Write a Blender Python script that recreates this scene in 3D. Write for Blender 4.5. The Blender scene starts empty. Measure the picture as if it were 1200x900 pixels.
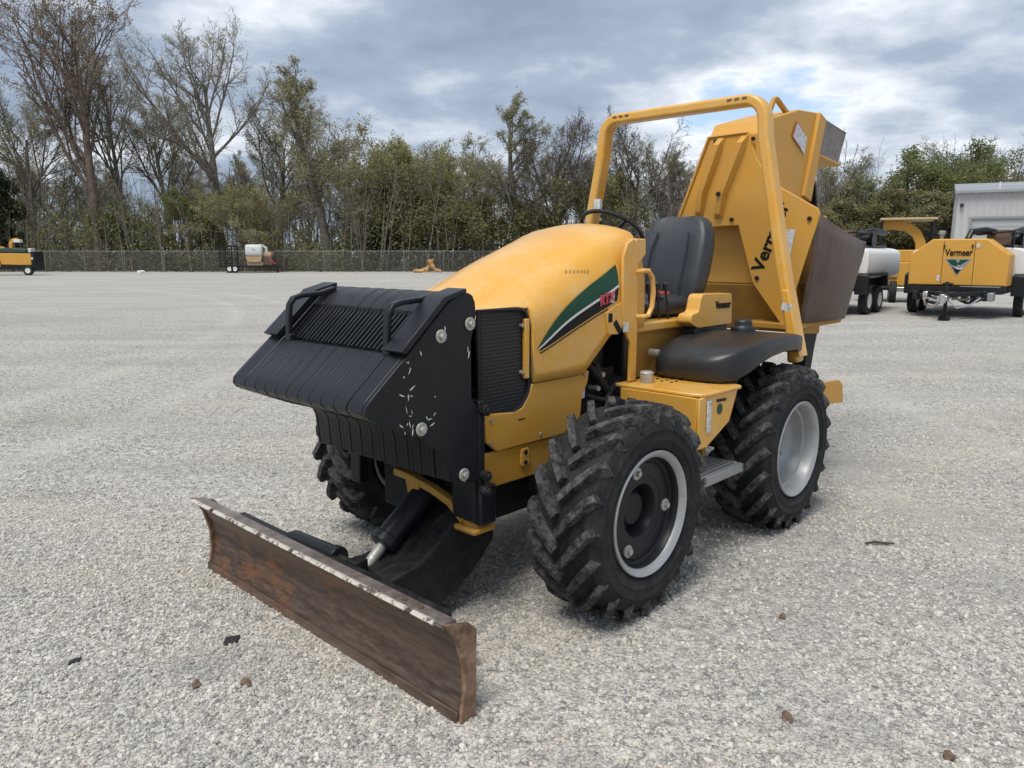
import bpy, bmesh, math, random
import numpy as np
from mathutils import Vector, Matrix
random.seed(7); R = math.radians
S = bpy.context.scene
COL = S.collection

# ------------------------------------------------------------------ camera
FPX, PITCH, CAMH = 885.7, 0.1713, 1.6378
cam = bpy.data.objects.new('camera', bpy.data.cameras.new('camera')); COL.objects.link(cam)
cam.data.sensor_width = 36; cam.data.lens = 36*FPX/1200
cam.data.clip_start = 0.05; cam.data.clip_end = 3000
cam.location = (0, 0, CAMH); cam.rotation_euler = (math.pi/2-PITCH, 0, 0)
S.camera = cam
cy_ = S.cycles; cy_.max_bounces = 4; cy_.diffuse_bounces = 2; cy_.glossy_bounces = 2; cy_.transmission_bounces = 2; cy_.transparent_max_bounces = 12; cy_.caustics_reflective = False; cy_.caustics_refractive = False
# ------------------------------------------------------------------ world, sun, exposure
SUN_AZ, SUN_EL = -148, 63           # degrees to the right of the viewing direction, and up
S.view_settings.view_transform = 'Standard'; S.view_settings.look = 'None'
S.view_settings.gamma = 1; S.view_settings.exposure = 1.0
S.view_settings.use_curve_mapping = False
w = bpy.data.worlds.new('World'); S.world = w; w.use_nodes = True
w.cycles.sampling_method = 'MANUAL'; w.cycles.sample_map_resolution = 256
nt = w.node_tree; nt.nodes.clear(); N = nt.nodes.new; LK = nt.links.new
def mth(op, a, b=None, t=None):
    t = t or nt; n = t.nodes.new('ShaderNodeMath'); n.operation = op
    for i, v in enumerate((a, b)):
        if v is None: continue
        if isinstance(v, (int, float)): n.inputs[i].default_value = v
        else: t.links.new(v, n.inputs[i])
    return n.outputs[0]
out = N('ShaderNodeOutputWorld'); bg = N('ShaderNodeBackground'); bg.inputs[1].default_value = 0.1
sky = N('ShaderNodeTexSky'); sky.sky_type = 'NISHITA'; sky.sun_disc = False
sky.sun_elevation = R(SUN_EL); sky.sun_rotation = R(SUN_AZ); sky.air_density = 1.0; sky.dust_density = 2.0
tc = N('ShaderNodeTexCoord'); sp = N('ShaderNodeSeparateXYZ'); LK(tc.outputs['Generated'], sp.inputs[0])
zc = mth('MAXIMUM', mth('ADD', sp.outputs[2], 0.22), 0.10)
cb = N('ShaderNodeCombineXYZ')
LK(mth('DIVIDE', sp.outputs[0], zc), cb.inputs[0]); LK(mth('DIVIDE', sp.outputs[1], zc), cb.inputs[1])
def noise(scale, detail, rough, dist, off):
    mp = N('ShaderNodeMapping'); mp.inputs['Location'].default_value = off; LK(cb.outputs[0], mp.inputs[0])
    n = N('ShaderNodeTexNoise'); n.inputs['Scale'].default_value = scale; n.inputs['Detail'].default_value = detail
    n.inputs['Roughness'].default_value = rough; n.inputs['Distortion'].default_value = dist
    LK(mp.outputs[0], n.inputs['Vector']); return n.outputs['Fac']
def ramp(t, fac, stops):
    n = t.nodes.new('ShaderNodeValToRGB'); e = n.color_ramp.elements
    while len(e) < len(stops): e.new(0.5)
    for el, (p, c) in zip(e, stops):
        el.position = p; el.color = (*c, 1)
    t.links.new(fac, n.inputs[0]); return n.outputs[0]
n1 = noise(0.95, 3, 0.5, 0.0, (4.9, 1.2, 0)); n2 = noise(2.2, 7, 0.56, 0.0, (2.0, 5.1, 3))
cl = mth('ADD', mth('MULTIPLY', n1, 0.52), mth('MULTIPLY', n2, 0.48))
cloudcol = ramp(nt, cl, [(0.36, (2.8, 3.7, 4.9)), (0.41, (4.9, 5.1, 5.4)), (0.45, (3.6, 3.9, 4.35)), (0.51, (2.15, 2.55, 3.2)), (0.60, (1.5, 1.88, 2.5))])
mask = ramp(nt, cl, [(0.33, (0.25,)*3), (0.41, (0.96,)*3)])
mixw = N('ShaderNodeMix'); mixw.data_type = 'RGBA'
LK(mask, mixw.inputs[0]); LK(sky.outputs[0], mixw.inputs[6]); LK(cloudcol, mixw.inputs[7])
LK(mixw.outputs[2], bg.inputs[0]); LK(bg.outputs[0], out.inputs[0])
sd = bpy.data.lights.new('sun', 'SUN'); sd.energy = 1.5; sd.angle = R(26); sd.color = (1.0, 0.96, 0.9)
sun = bpy.data.objects.new('sun', sd); COL.objects.link(sun)
sdir = Vector((math.sin(R(SUN_AZ))*math.cos(R(SUN_EL)), math.cos(R(SUN_AZ))*math.cos(R(SUN_EL)), math.sin(R(SUN_EL))))
sun.rotation_euler = sdir.to_track_quat('Z', 'Y').to_euler(); sun.location = (5, 10, 30)

# ------------------------------------------------------------------ materials
def newmat(name):
    m = bpy.data.materials.new(name); m.use_nodes = True
    t = m.node_tree; b = t.nodes['Principled BSDF']; return m, t, b
def tnoise(t, scale, detail=5, rough=0.6, vec=None, mapping=None, typ='Object'):
    c = t.nodes.new('ShaderNodeTexCoord'); v = c.outputs[typ]
    if mapping:
        mp = t.nodes.new('ShaderNodeMapping'); mp.inputs['Scale'].default_value = mapping[0]; mp.inputs['Rotation'].default_value = mapping[1]
        t.links.new(v, mp.inputs[0]); v = mp.outputs[0]
    n = t.nodes.new('ShaderNodeTexNoise'); n.inputs['Scale'].default_value = scale; n.inputs['Detail'].default_value = detail; n.inputs['Roughness'].default_value = rough
    t.links.new(v, n.inputs['Vector']); return n.outputs['Fac']
def mixc(t, fac, a, b):
    n = t.nodes.new('ShaderNodeMix'); n.data_type = 'RGBA'
    for i, v in ((0, fac), (6, a), (7, b)):
        if isinstance(v, (tuple, list)): n.inputs[i].default_value = (*v, 1)
        elif isinstance(v, (int, float)): n.inputs[i].default_value = v
        else: t.links.new(v, n.inputs[i])
    return n.outputs[2]
def bump(t, b, h, strength, dist=0.01):
    n = t.nodes.new('ShaderNodeBump'); n.inputs['Strength'].default_value = strength; n.inputs['Distance'].default_value = dist
    t.links.new(h, n.inputs['Height']); t.links.new(n.outputs[0], b.inputs['Normal'])
def worn(name, base, dust, amt=0.5, rough=0.4, metal=0.0, scale=6, fine=60, chips=None, bumps=0.08, coat=0.0, chip_at=0.68, spec=0.5):
    """paint with a broken film of dust, and chips"""
    m, t, b = newmat(name)
    a = tnoise(t, scale, 4, 0.65); f = tnoise(t, fine, 2, 0.6)
    k = ramp(t, mth('ADD', mth('MULTIPLY', a, 0.7, t), mth('MULTIPLY', f, 0.3, t), t), [(0.42, (0,)*3), (0.72, (amt,)*3)])
    c = mixc(t, k, base, dust)
    if chips:
        q = ramp(t, tnoise(t, 23, 6, 0.7), [(chip_at, (0,)*3), (chip_at+0.02, (1,)*3)]); c = mixc(t, q, c, chips)
    t.links.new(c, b.inputs['Base Color'])
    r = t.nodes.new('ShaderNodeMapRange'); t.links.new(k, r.inputs[0]); r.inputs[3].default_value = rough; r.inputs[4].default_value = min(0.95, rough+0.6*amt)
    t.links.new(r.outputs[0], b.inputs['Roughness']); b.inputs['Metallic'].default_value = metal
    b.inputs['Coat Weight'].default_value = coat; b.inputs['Coat Roughness'].default_value = 0.12
    b.inputs['Specular IOR Level'].default_value = spec
    if bumps: bump(t, b, f, bumps, 0.004)
    return m
YB = (0.72, 0.362, 0.042)
M = {}
M['yellow'] = worn('yellow_paint', YB, (0.70, 0.52, 0.27), 0.60, 0.40, scale=4.5, fine=55, bumps=0.03, coat=0.38, chips=(0.60, 0.40, 0.18), chip_at=0.69, spec=0.4)
M['yellow_worn'] = worn('yellow_paint_worn', (0.63, 0.315, 0.038), (0.50, 0.32, 0.12), 0.5, 0.5, scale=4, chips=(0.13, 0.08, 0.045), bumps=0.06, chip_at=0.715)
M['faded'] = worn('faded_ghost_lettering', (0.66, 0.42, 0.16), (0.6, 0.34, 0.08), 0.8, 0.45, scale=40, bumps=0)
M['yellow_dark'] = worn('yellow_paint_grimy', (0.50, 0.25, 0.032), (0.22, 0.14, 0.07), 0.7, 0.6, scale=5, bumps=0.1)
M['black'] = worn('black_paint', (0.012, 0.0135, 0.016), (0.05, 0.052, 0.054), 0.25, 0.36, scale=5, bumps=0.03, spec=0.28)
M['black_scratched'] = worn('black_paint_scratched', (0.012, 0.0135, 0.016), (0.04, 0.04, 0.042), 0.3, 0.36, scale=4, bumps=0.03, chips=(0.42, 0.42, 0.40), chip_at=0.715, spec=0.25)
M['black_plastic'] = worn('black_plastic', (0.014, 0.015, 0.017), (0.06, 0.06, 0.06), 0.4, 0.36, scale=3, bumps=0.04, spec=0.5)
M['grime'] = worn('oily_black_steel', (0.010, 0.010, 0.011), (0.07, 0.065, 0.06), 0.5, 0.55, scale=9, bumps=0.2, spec=0.25)
M['rubber'] = worn('tyre_rubber', (0.016, 0.016, 0.017), (0.10, 0.096, 0.09), 0.40, 0.72, scale=14, fine=90, bumps=0.3, spec=0.2)
M['rubber_dusty'] = worn('dusty_tread_rubber', (0.020, 0.020, 0.021), (0.21, 0.205, 0.19), 0.70, 0.85, scale=26, fine=110, bumps=0.4, spec=0.2)
M['silver'] = worn('silver_rim_paint', (0.42, 0.43, 0.43), (0.25, 0.235, 0.21), 0.5, 0.42, metal=0.35, scale=8, bumps=0.05)
M['steel'] = worn('zinc_steel', (0.50, 0.49, 0.44), (0.25, 0.23, 0.19), 0.7, 0.45, metal=0.5, scale=25, bumps=0.1)
M['vinyl'] = worn('seat_vinyl', (0.030, 0.035, 0.042), (0.085, 0.092, 0.10), 0.35, 0.45, scale=4, bumps=0.05)
M['red'] = worn('red_plastic', (0.42, 0.05, 0.03), (0.3, 0.1, 0.06), 0.3, 0.4)
M['white'] = worn('white_poly', (0.72, 0.72, 0.70), (0.5, 0.48, 0.44), 0.35, 0.5)
M['sticker'] = worn('label_sticker', (0.70, 0.70, 0.69), (0.20, 0.21, 0.26), 0.9, 0.4, scale=30, fine=120, bumps=0)
M['green'] = worn('green_vinyl_stripe', (0.008, 0.060, 0.030), (0.03, 0.10, 0.06), 0.3, 0.4, bumps=0, spec=0.25)
M['decal_white'] = worn('white_vinyl_stripe', (0.72, 0.72, 0.70), (0.6, 0.55, 0.45), 0.4, 0.35, bumps=0)
M['decal_black'] = worn('black_vinyl', (0.012, 0.012, 0.013), (0.03, 0.03, 0.03), 0.3, 0.45, bumps=0, spec=0.15)
M['decal_red'] = worn('red_vinyl', (0.50, 0.04, 0.06), (0.6, 0.25, 0.25), 0.5, 0.4, bumps=0)
M['canvas'] = worn('dark_green_cover', (0.03, 0.06, 0.045), (0.08, 0.1, 0.08), 0.5, 0.6)
M['tan'] = worn('tan_steel', (0.50, 0.36, 0.20), (0.35, 0.26, 0.16), 0.5, 0.6)
M['galv'] = worn('galvanised_steel', (0.34, 0.35, 0.35), (0.22, 0.22, 0.21), 0.5, 0.45, metal=0.5, scale=2)
M['chrome'] = worn('bright_steel', (0.65, 0.65, 0.64), (0.4, 0.4, 0.4), 0.4, 0.25, metal=0.9)

def rustmat(name, a, b_, c_, bands=(1, 1, 1), streak=(1, 1, 1), k=0.6):
    m, t, b = newmat(name)
    n0 = tnoise(t, 5, 5, 0.62, mapping=(bands, (0, 0, 0))); n1_ = tnoise(t, 30, 4, 0.7, mapping=(streak, (0, 0, 0))); n2_ = tnoise(t, 2.3, 5, 0.65)
    c = mixc(t, ramp(t, n0, [(0.38, (0,)*3), (0.64, (1,)*3)]), a, b_)
    c = mixc(t, ramp(t, n1_, [(0.42, (0,)*3), (0.70, (k,)*3)]), c, tuple(min(1, x*1.7+.03) for x in b_))
    c = mixc(t, ramp(t, mth('ADD', mth('MULTIPLY', n1_, 0.3, t), mth('MULTIPLY', n2_, 0.7, t), t), [(0.54, (0,)*3), (0.66, (0.9,)*3)]), c, c_)
    t.links.new(c, b.inputs['Base Color']); b.inputs['Roughness'].default_value = 0.5; b.inputs['Metallic'].default_value = 0.3
    bump(t, b, n1_, 0.25, 0.005); return m
M['rust'] = rustmat('rusty_blade_steel', (0.052, 0.036, 0.027), (0.16, 0.112, 0.08), (0.27, 0.105, 0.036), bands=(1, .10, 2.4), streak=(1, .35, 1.6), k=.35)
M['rust_end'] = rustmat('orange_rust_steel', (0.14, 0.075, 0.045), (0.27, 0.17, 0.11), (0.34, 0.15, 0.06))
M['rust_plate'] = rustmat('rust_brown_plate', (0.078, 0.050, 0.036), (0.125, 0.085, 0.062), (0.12, 0.066, 0.040), bands=(0.5, 1, 0.4), streak=(1, 1, .3), k=.3)
M['rust_grey'] = rustmat('scoured_chute_steel', (0.11, 0.085, 0.075), (0.22, 0.19, 0.17), (0.20, 0.10, 0.05), k=.4)
def edgemat():
    m, t, b = newmat('chipped_edge_paint')
    n0 = tnoise(t, 22, 5, 0.75); n1_ = tnoise(t, 60, 4, 0.6)
    c = mixc(t, ramp(t, n0, [(0.42, (0,)*3), (0.50, (1,)*3)]), (0.10, 0.06, 0.045), (0.50, 0.47, 0.40))
    t.links.new(c, b.inputs['Base Color']); b.inputs['Roughness'].default_value = 0.7; bump(t, b, n1_, 0.5, 0.004); return m
M['edge'] = edgemat()
def grillemat():
    m, t, b = newmat('hex_grille_mesh')
    c = t.nodes.new('ShaderNodeTexCoord'); mp = t.nodes.new('ShaderNodeMapping'); mp.inputs['Rotation'].default_value = (R(90), 0, 0)
    t.links.new(c.outputs['Object'], mp.inputs[0])
    br = t.nodes.new('ShaderNodeTexBrick'); t.links.new(mp.outputs[0], br.inputs[0])
    br.inputs['Scale'].default_value = 30; br.inputs['Mortar Size'].default_value = 0.06; br.inputs['Brick Width'].default_value = 0.6; br.inputs['Row Height'].default_value = 0.5
    br.inputs['Mortar Smooth'].default_value = 0.3
    br.inputs['Color1'].default_value = br.inputs['Color2'].default_value = (0.004, 0.004, 0.004, 1); br.inputs['Mortar'].default_value = (0.05, 0.052, 0.055, 1)
    t.links.new(br.outputs[0], b.inputs['Base Color']); b.inputs['Roughness'].default_value = 0.6; bump(t, b, br.outputs['Fac'], 0.7, 0.006); return m
M['grille'] = grillemat()
def fabricmat():
    m, t, b = newmat('chain_link_wire')
    c = t.nodes.new('ShaderNodeTexCoord'); s = t.nodes.new('ShaderNodeSeparateXYZ'); t.links.new(c.outputs['Object'], s.inputs[0])
    u = mth('ADD', s.outputs[0], s.outputs[2], t); v = mth('SUBTRACT', s.outputs[0], s.outputs[2], t)
    def wire(q): return mth('LESS_THAN', mth('FRACT', mth('MULTIPLY', q, 12, t), None, t), 0.11, t)
    k = mth('MAXIMUM', wire(u), wire(v), t)
    tr = t.nodes.new('ShaderNodeBsdfTransparent'); mx = t.nodes.new('ShaderNodeMixShader')
    b.inputs['Base Color'].default_value = (0.24, 0.24, 0.23, 1); b.inputs['Metallic'].default_value = 0.4; b.inputs['Roughness'].default_value = 0.5
    t.links.new(k, mx.inputs[0]); t.links.new(tr.outputs[0], mx.inputs[1]); t.links.new(b.outputs[0], mx.inputs[2])
    t.links.new(mx.outputs[0], t.nodes['Material Output'].inputs[0]); return m
M['fabric'] = fabricmat()
def flat(name, c, rough=0.8, var=0.35, scale=1.5):
    m, t, b = newmat(name); n = tnoise(t, scale, 4, 0.6)
    t.links.new(mixc(t, ramp(t, n, [(0.35, (0,)*3), (0.65, (1,)*3)]), tuple(x*(1-var) for x in c), tuple(min(1, x*(1+var)) for x in c)), b.inputs['Base Color'])
    b.inputs['Roughness'].default_value = rough; b.inputs['Specular IOR Level'].default_value = 0.2; return m
M['bark'] = flat('grey_bark', (0.21, 0.185, 0.155), 0.9, 0.35, 3)
M['bark_dark'] = flat('dark_bark', (0.12, 0.105, 0.088), 0.9, 0.35, 3)
M['bark_red'] = flat('brown_bark', (0.15, 0.118, 0.094), 0.9, 0.35, 3)
M['twig_pale'] = flat('pale_twigs', (0.17, 0.155, 0.13), 0.9, 0.3, 3)
def leafmat(name, a, b_, scale=0.35):
    m, t, b = newmat(name); n = tnoise(t, scale, 2, 0.7); f = tnoise(t, 4, 1, 0.5)
    k = mth('ADD', mth('MULTIPLY', n, 0.6, t), mth('MULTIPLY', f, 0.4, t), t)
    c = mixc(t, ramp(t, k, [(0.4, (0,)*3), (0.6, (1,)*3)]), a, b_)
    t.links.new(c, b.inputs['Base Color']); b.inputs['Roughness'].default_value = 0.7; b.inputs['Specular IOR Level'].default_value = 0.2
    tl = t.nodes.new('ShaderNodeBsdfTranslucent'); t.links.new(c, tl.inputs[0]); mx = t.nodes.new('ShaderNodeMixShader'); mx.inputs[0].default_value = 0.5
    t.links.new(b.outputs[0], mx.inputs[1]); t.links.new(tl.outputs[0], mx.inputs[2]); t.links.new(mx.outputs[0], t.nodes['Material Output'].inputs[0]); return m
M['leaf_bud'] = leafmat('reddish_buds', (0.26, 0.185, 0.115), (0.36, 0.30, 0.19))
M['leaf_pale'] = leafmat('pale_buds', (0.30, 0.29, 0.15), (0.42, 0.40, 0.24))
M['leaf_yellow'] = leafmat('yellow_green_leaves', (0.29, 0.28, 0.085), (0.42, 0.39, 0.15))
M['leaf_green'] = leafmat('fresh_green_leaves', (0.16, 0.19, 0.07), (0.28, 0.29, 0.12))
M['leaf_dark'] = leafmat('dark_undergrowth', (0.075, 0.078, 0.042), (0.21, 0.195, 0.11), 0.25)
M['leaf_olive'] = leafmat('olive_leaves', (0.20, 0.19, 0.08), (0.32, 0.30, 0.15))
M['leaf_ever'] = leafmat('evergreen_leaves', (0.045, 0.062, 0.038), (0.10, 0.12, 0.07))
def gravel(name, stone=False):
    m, t, b = newmat(name)
    if stone:
        oi = t.nodes.new('ShaderNodeObjectInfo')
        c0 = ramp(t, oi.outputs['Random'], [(0.0, (0.20, 0.195, 0.19)), (0.10, (0.32, 0.31, 0.295)), (0.35, (0.48, 0.447, 0.40)), (0.65, (0.61, 0.575, 0.51)), (0.93, (0.74, 0.705, 0.63)), (0.965, (0.52, 0.46, 0.39)), (0.99, (0.36, 0.27, 0.21)), (1.0, (0.2, 0.19, 0.18))])
        ge = t.nodes.new('ShaderNodeNewGeometry')
        def pn(scale, sc, rot):
            mp = t.nodes.new('ShaderNodeMapping'); mp.inputs['Scale'].default_value = sc; mp.inputs['Rotation'].default_value = rot; t.links.new(ge.outputs['Position'], mp.inputs[0])
            n = t.nodes.new('ShaderNodeTexNoise'); n.inputs['Scale'].default_value = scale; n.inputs['Detail'].default_value = 3; t.links.new(mp.outputs[0], n.inputs['Vector']); return n.outputs['Fac']
        c0 = mixc(t, ramp(t, pn(0.9, (.5, 1.3, 1), (0, 0, R(-25))), [(0.48, (0,)*3), (0.64, (0.6,)*3)]), c0, (0.66, 0.59, 0.47))
        c0 = mixc(t, ramp(t, pn(1.3, (1, 1, 1), (0, 0, 0)), [(0.54, (0,)*3), (0.68, (0.6,)*3)]), c0, (0.27, 0.265, 0.26))
        f = tnoise(t, 60, 4, 0.6)
        t.links.new(mixc(t, f, c0, mixc(t, 0.35, c0, (0.30, 0.29, 0.27))), b.inputs['Base Color'])
        b.inputs['Roughness'].default_value = 0.85; b.inputs['Specular IOR Level'].default_value = 0.25; return m
    def vor(scale):
        c = t.nodes.new('ShaderNodeTexCoord'); v = t.nodes.new('ShaderNodeTexVoronoi'); v.inputs['Scale'].default_value = scale; v.inputs['Randomness'].default_value = 1
        wn = t.nodes.new('ShaderNodeTexNoise'); wn.inputs['Scale'].default_value = scale*1.3; wn.inputs['Detail'].default_value = 0
        ad = t.nodes.new('ShaderNodeVectorMath'); ad.operation = 'MULTIPLY_ADD'; ad.inputs[1].default_value = (0.5/scale,)*3
        t.links.new(c.outputs['Object'], wn.inputs['Vector']); t.links.new(wn.outputs['Color'], ad.inputs[0]); t.links.new(c.outputs['Object'], ad.inputs[2])
        t.links.new(ad.outputs[0], v.inputs['Vector']); return v
    v1 = vor(62); v2 = vor(125)
    s1 = t.nodes.new('ShaderNodeSeparateColor'); t.links.new(v1.outputs['Color'], s1.inputs[0])
    s2 = t.nodes.new('ShaderNodeSeparateColor'); t.links.new(v2.outputs['Color'], s2.inputs[0])
    cell = mth('ADD', mth('MULTIPLY', s1.outputs[0], 0.55, t), mth('MULTIPLY', s2.outputs[1], 0.45, t), t)
    c0 = ramp(t, cell, [(0.10, (0.17, 0.166, 0.16)), (0.35, (0.345, 0.33, 0.30)), (0.6, (0.51, 0.485, 0.44)), (0.88, (0.68, 0.65, 0.59)), (0.97, (0.44, 0.37, 0.30))])
    # light dusty wheel tracks and darker coarse drifts
    big = tnoise(t, 0.55, 3, 0.6, mapping=((0.35, 1.5, 1), (0, 0, R(-28)))); mid = tnoise(t, 1.5, 4, 0.65); far = tnoise(t, 0.06, 3, 0.55, mapping=((0.4, 1.6, 1), (0, 0, R(-6))))
    dust = ramp(t, mth('ADD', mth('MULTIPLY', big, 0.55, t), mth('MULTIPLY', mid, 0.45, t), t), [(0.46, (0,)*3), (0.64, (0.55,)*3)])
    c1 = mixc(t, dust, c0, (0.52, 0.49, 0.435))
    cc = t.nodes.new('ShaderNodeTexCoord'); ss = t.nodes.new('ShaderNodeSeparateXYZ'); t.links.new(cc.outputs['Object'], ss.inputs[0]); tr = None
    for a, b_, r_ in [(-40, 9, 36.15), (-40, 9, 34.5), (-34, 30, 33.0), (45, 6, 42.4), (45, 6, 40.8), (-6, 60, 46.0), (-6, 60, 44.3)]:
        q = mth('ABSOLUTE', mth('SUBTRACT', mth('SQRT', mth('ADD', mth('POWER', mth('SUBTRACT', ss.outputs[0], a, t), 2, t), mth('POWER', mth('SUBTRACT', ss.outputs[1], b_, t), 2, t), t), None, t), r_, t), None, t)
        tr = q if tr is None else mth('MINIMUM', tr, q, t)
    trk = ramp(t, mth('ADD', tr, mth('MULTIPLY', mid, 0.35, t), t), [(0.20, (0.5,)*3), (0.48, (0,)*3)])
    c1 = mixc(t, ramp(t, tnoise(t, 11, 3, 0.75), [(0.36, (0.75,)*3), (0.50, (0,)*3)]), c1, (0.20, 0.19, 0.175))
    c1 = mixc(t, ramp(t, tnoise(t, 17, 2, 0.75), [(0.50, (0,)*3), (0.64, (0.75,)*3)]), c1, (0.74, 0.70, 0.63))
    c1 = mixc(t, trk, c1, (0.58, 0.545, 0.48))
    c1 = mixc(t, ramp(t, tnoise(t, 0.35, 4, 0.7, mapping=((0.5, 2.2, 1), (0, 0, R(-18)))), [(0.46, (0,)*3), (0.60, (0.45,)*3)]), c1, (0.30, 0.29, 0.27))
    c1 = mixc(t, ramp(t, far, [(0.4, (0,)*3), (0.65, (0.35,)*3)]), c1, (0.36, 0.34, 0.31))
    c1 = mixc(t, ramp(t, tnoise(t, 9, 3, 0.7), [(0.62, (0,)*3), (0.75, (0.35,)*3)]), c1, (0.33, 0.25, 0.18))
    t.links.new(c1, b.inputs['Base Color']); b.inputs['Roughness'].default_value = 0.92; b.inputs['Specular IOR Level'].default_value = 0.15
    h = mth('ADD', mth('SUBTRACT', 1.0, v1.outputs['Distance'], t), mth('MULTIPLY', mth('SUBTRACT', 1.0, v2.outputs['Distance'], t), 0.5, t), t)
    bump(t, b, h, 0.9, 0.012); return m
M['gravel'] = gravel('crushed_limestone'); M['stone'] = gravel('limestone_chips', True)
def sidingmat():
    m, t, b = newmat('corrugated_siding'); n = tnoise(t, 0.8, 5, 0.6)
    t.links.new(mixc(t, n, (0.42, 0.425, 0.42), (0.52, 0.52, 0.51)), b.inputs['Base Color']); b.inputs['Roughness'].default_value = 0.5; return m
M['siding'] = sidingmat(); M['roofing'] = flat('grey_roof_metal', (0.30, 0.31, 0.32), 0.5, 0.1, 0.5); M['door'] = flat('pale_door', (0.42, 0.43, 0.43), 0.55, 0.06, 0.6)
M['stick'] = flat('dry_stick', (0.10, 0.075, 0.05)); M['scrap'] = flat('dark_scrap', (0.03, 0.032, 0.032), 0.6)
M['brown_stone'] = flat('brown_stone', (0.17, 0.115, 0.085), 0.85, 0.4, 40); M['wood'] = flat('splintered_wood', (0.50, 0.30, 0.13), 0.8, 0.4, 4)

# ------------------------------------------------------------------ mesh helpers
def link(o, parent=None):
    COL.objects.link(o)
    if parent: o.parent = parent
    return o
def tag(o, label=None, cat=None, group=None, kind=None):
    for k, v in (('label', label), ('category', cat), ('group', group), ('kind', kind)):
        if v: o[k] = v
    return o
def thing(name, label, cat, loc=(0, 0, 0), rz=0, group=None):
    o = bpy.data.objects.new(name, None); o.location = loc; o.rotation_euler = (0, 0, rz); o.empty_display_size = 0.2
    return tag(link(o), label, cat, group)
def mkobj(name, me, mat, parent=None, bevel=0, smooth=32, seg=2):
    for m in (mat if isinstance(mat, (list, tuple)) else [mat]): me.materials.append(M[m] if isinstance(m, str) else m)
    if smooth:
        me.polygons.foreach_set('use_smooth', [True]*len(me.polygons)); me.set_sharp_from_angle(angle=R(smooth))
    o = bpy.data.objects.new(name, me); link(o, parent)
    if bevel:
        b = o.modifiers.new('bevel', 'BEVEL'); b.width = bevel; b.segments = seg; b.limit_method = 'ANGLE'; b.angle_limit = R(35); b.harden_normals = False
    return o
class MB:
    def __init__(s): s.v = []; s.f = []; s.mi = []; s.cur = 0
    def add(s, vs, fs):
        o = len(s.v); s.v += [tuple(p) for p in vs]; s.f += [tuple(i+o for i in f) for f in fs]; s.mi += [s.cur]*len(fs); return s
    def box(s, x0, x1, y0, y1, z0, z1):
        v = [(x, y, z) for x in (x0, x1) for y in (y0, y1) for z in (z0, z1)]
        return s.add(v, [(0, 1, 3, 2), (4, 6, 7, 5), (0, 4, 5, 1), (2, 3, 7, 6), (0, 2, 6, 4), (1, 5, 7, 3)])
    def prism(s, prof, axis, a, b):
        """prof in the two other axes in order (x,z) for y, (y,z) for x, (x,y) for z"""
        n = len(prof)
        def P(p, t): return (t, p[0], p[1]) if axis == 'x' else (p[0], t, p[1]) if axis == 'y' else (p[0], p[1], t)
        return s.add([P(p, a) for p in prof]+[P(p, b) for p in prof], [tuple(range(n)), tuple(range(2*n-1, n-1, -1))]+[(i, i+n, (i+1) % n+n, (i+1) % n) for i in range(n)])
    def tube(s, path, r, k=8, closed=False, flat=1.0, up=(0, 0, 1)):
        path = [Vector(p) for p in path]; n = len(path); rings = []
        rr = r if isinstance(r, (list, tuple)) else [r]*n
        prev = None
        for i, p in enumerate(path):
            if closed: tg = path[(i+1) % n]-path[i-1]
            else: tg = path[min(i+1, n-1)]-path[max(i-1, 0)]
            tg.normalize()
            if prev is None:
                u = Vector(up)
                if abs(tg.dot(u)) > 0.95: u = Vector((1, 0, 0)) if abs(tg.x) < 0.9 else Vector((0, 1, 0))
                a = tg.cross(u).normalized()
            else: a = (prev-tg*prev.dot(tg)).normalized()
            prev = a; b = tg.cross(a)
            rings.append([p+rr[i]*(a*math.cos(2*math.pi*j/k)+b*flat*math.sin(2*math.pi*j/k)) for j in range(k)])
        v = [q for g in rings for q in g]; m = n if closed else n-1
        f = [(i*k+j, i*k+(j+1) % k, ((i+1) % n)*k+(j+1) % k, ((i+1) % n)*k+j) for i in range(m) for j in range(k)]
        if not closed: f += [tuple(range(k-1, -1, -1)), tuple((n-1)*k+j for j in range(k))]
        return s.add(v, f)
    def bar(s, path, wdt, hgt, widthdir=(0, 1, 0), closed=False):
        """rectangular section swept along path; widthdir = direction of the width"""
        path = [Vector(p) for p in path]; n = len(path); W = Vector(widthdir).normalized(); v = []
        for i, p in enumerate(path):
            tg = (path[min(i+1, n-1)]-path[max(i-1, 0)]).normalized(); wd = (W-tg*W.dot(tg)).normalized(); h = tg.cross(wd)
            v += [p+wd*sx*wdt/2+h*sy*hgt/2 for sx, sy in ((-1, -1), (1, -1), (1, 1), (-1, 1))]
        f = [(i*4+j, i*4+(j+1) % 4, (i+1)*4+(j+1) % 4, (i+1)*4+j) for i in range(n-1) for j in range(4)]+[(3, 2, 1, 0), tuple((n-1)*4+j for j in range(4))]
        return s.add(v, f)
    def cyl(s, p0, p1, r0, r1=None, k=16): return s.tube([p0, p1], [r0, r0 if r1 is None else r1], k)
    def lathe(s, prof, c, axis='y', k=48, cap=False):
        """prof list of (axial, radius)"""
        n = len(prof); v = []
        for a, r in prof:
            for j in range(k):
                t = 2*math.pi*j/k; x, z = r*math.cos(t), r*math.sin(t)
                v.append((c[0]+x, c[1]+a, c[2]+z) if axis == 'y' else (c[0]+x, c[1]+z, c[2]+a) if axis == 'z' else (c[0]+a, c[1]+x, c[2]+z))
        f = [(i*k+j, i*k+(j+1) % k, (i+1)*k+(j+1) % k, (i+1)*k+j) for i in range(n-1) for j in range(k)]
        if cap: f += [tuple(range(k)), tuple((n-1)*k+j for j in range(k-1, -1, -1))]
        return s.add(v, f)
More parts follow.
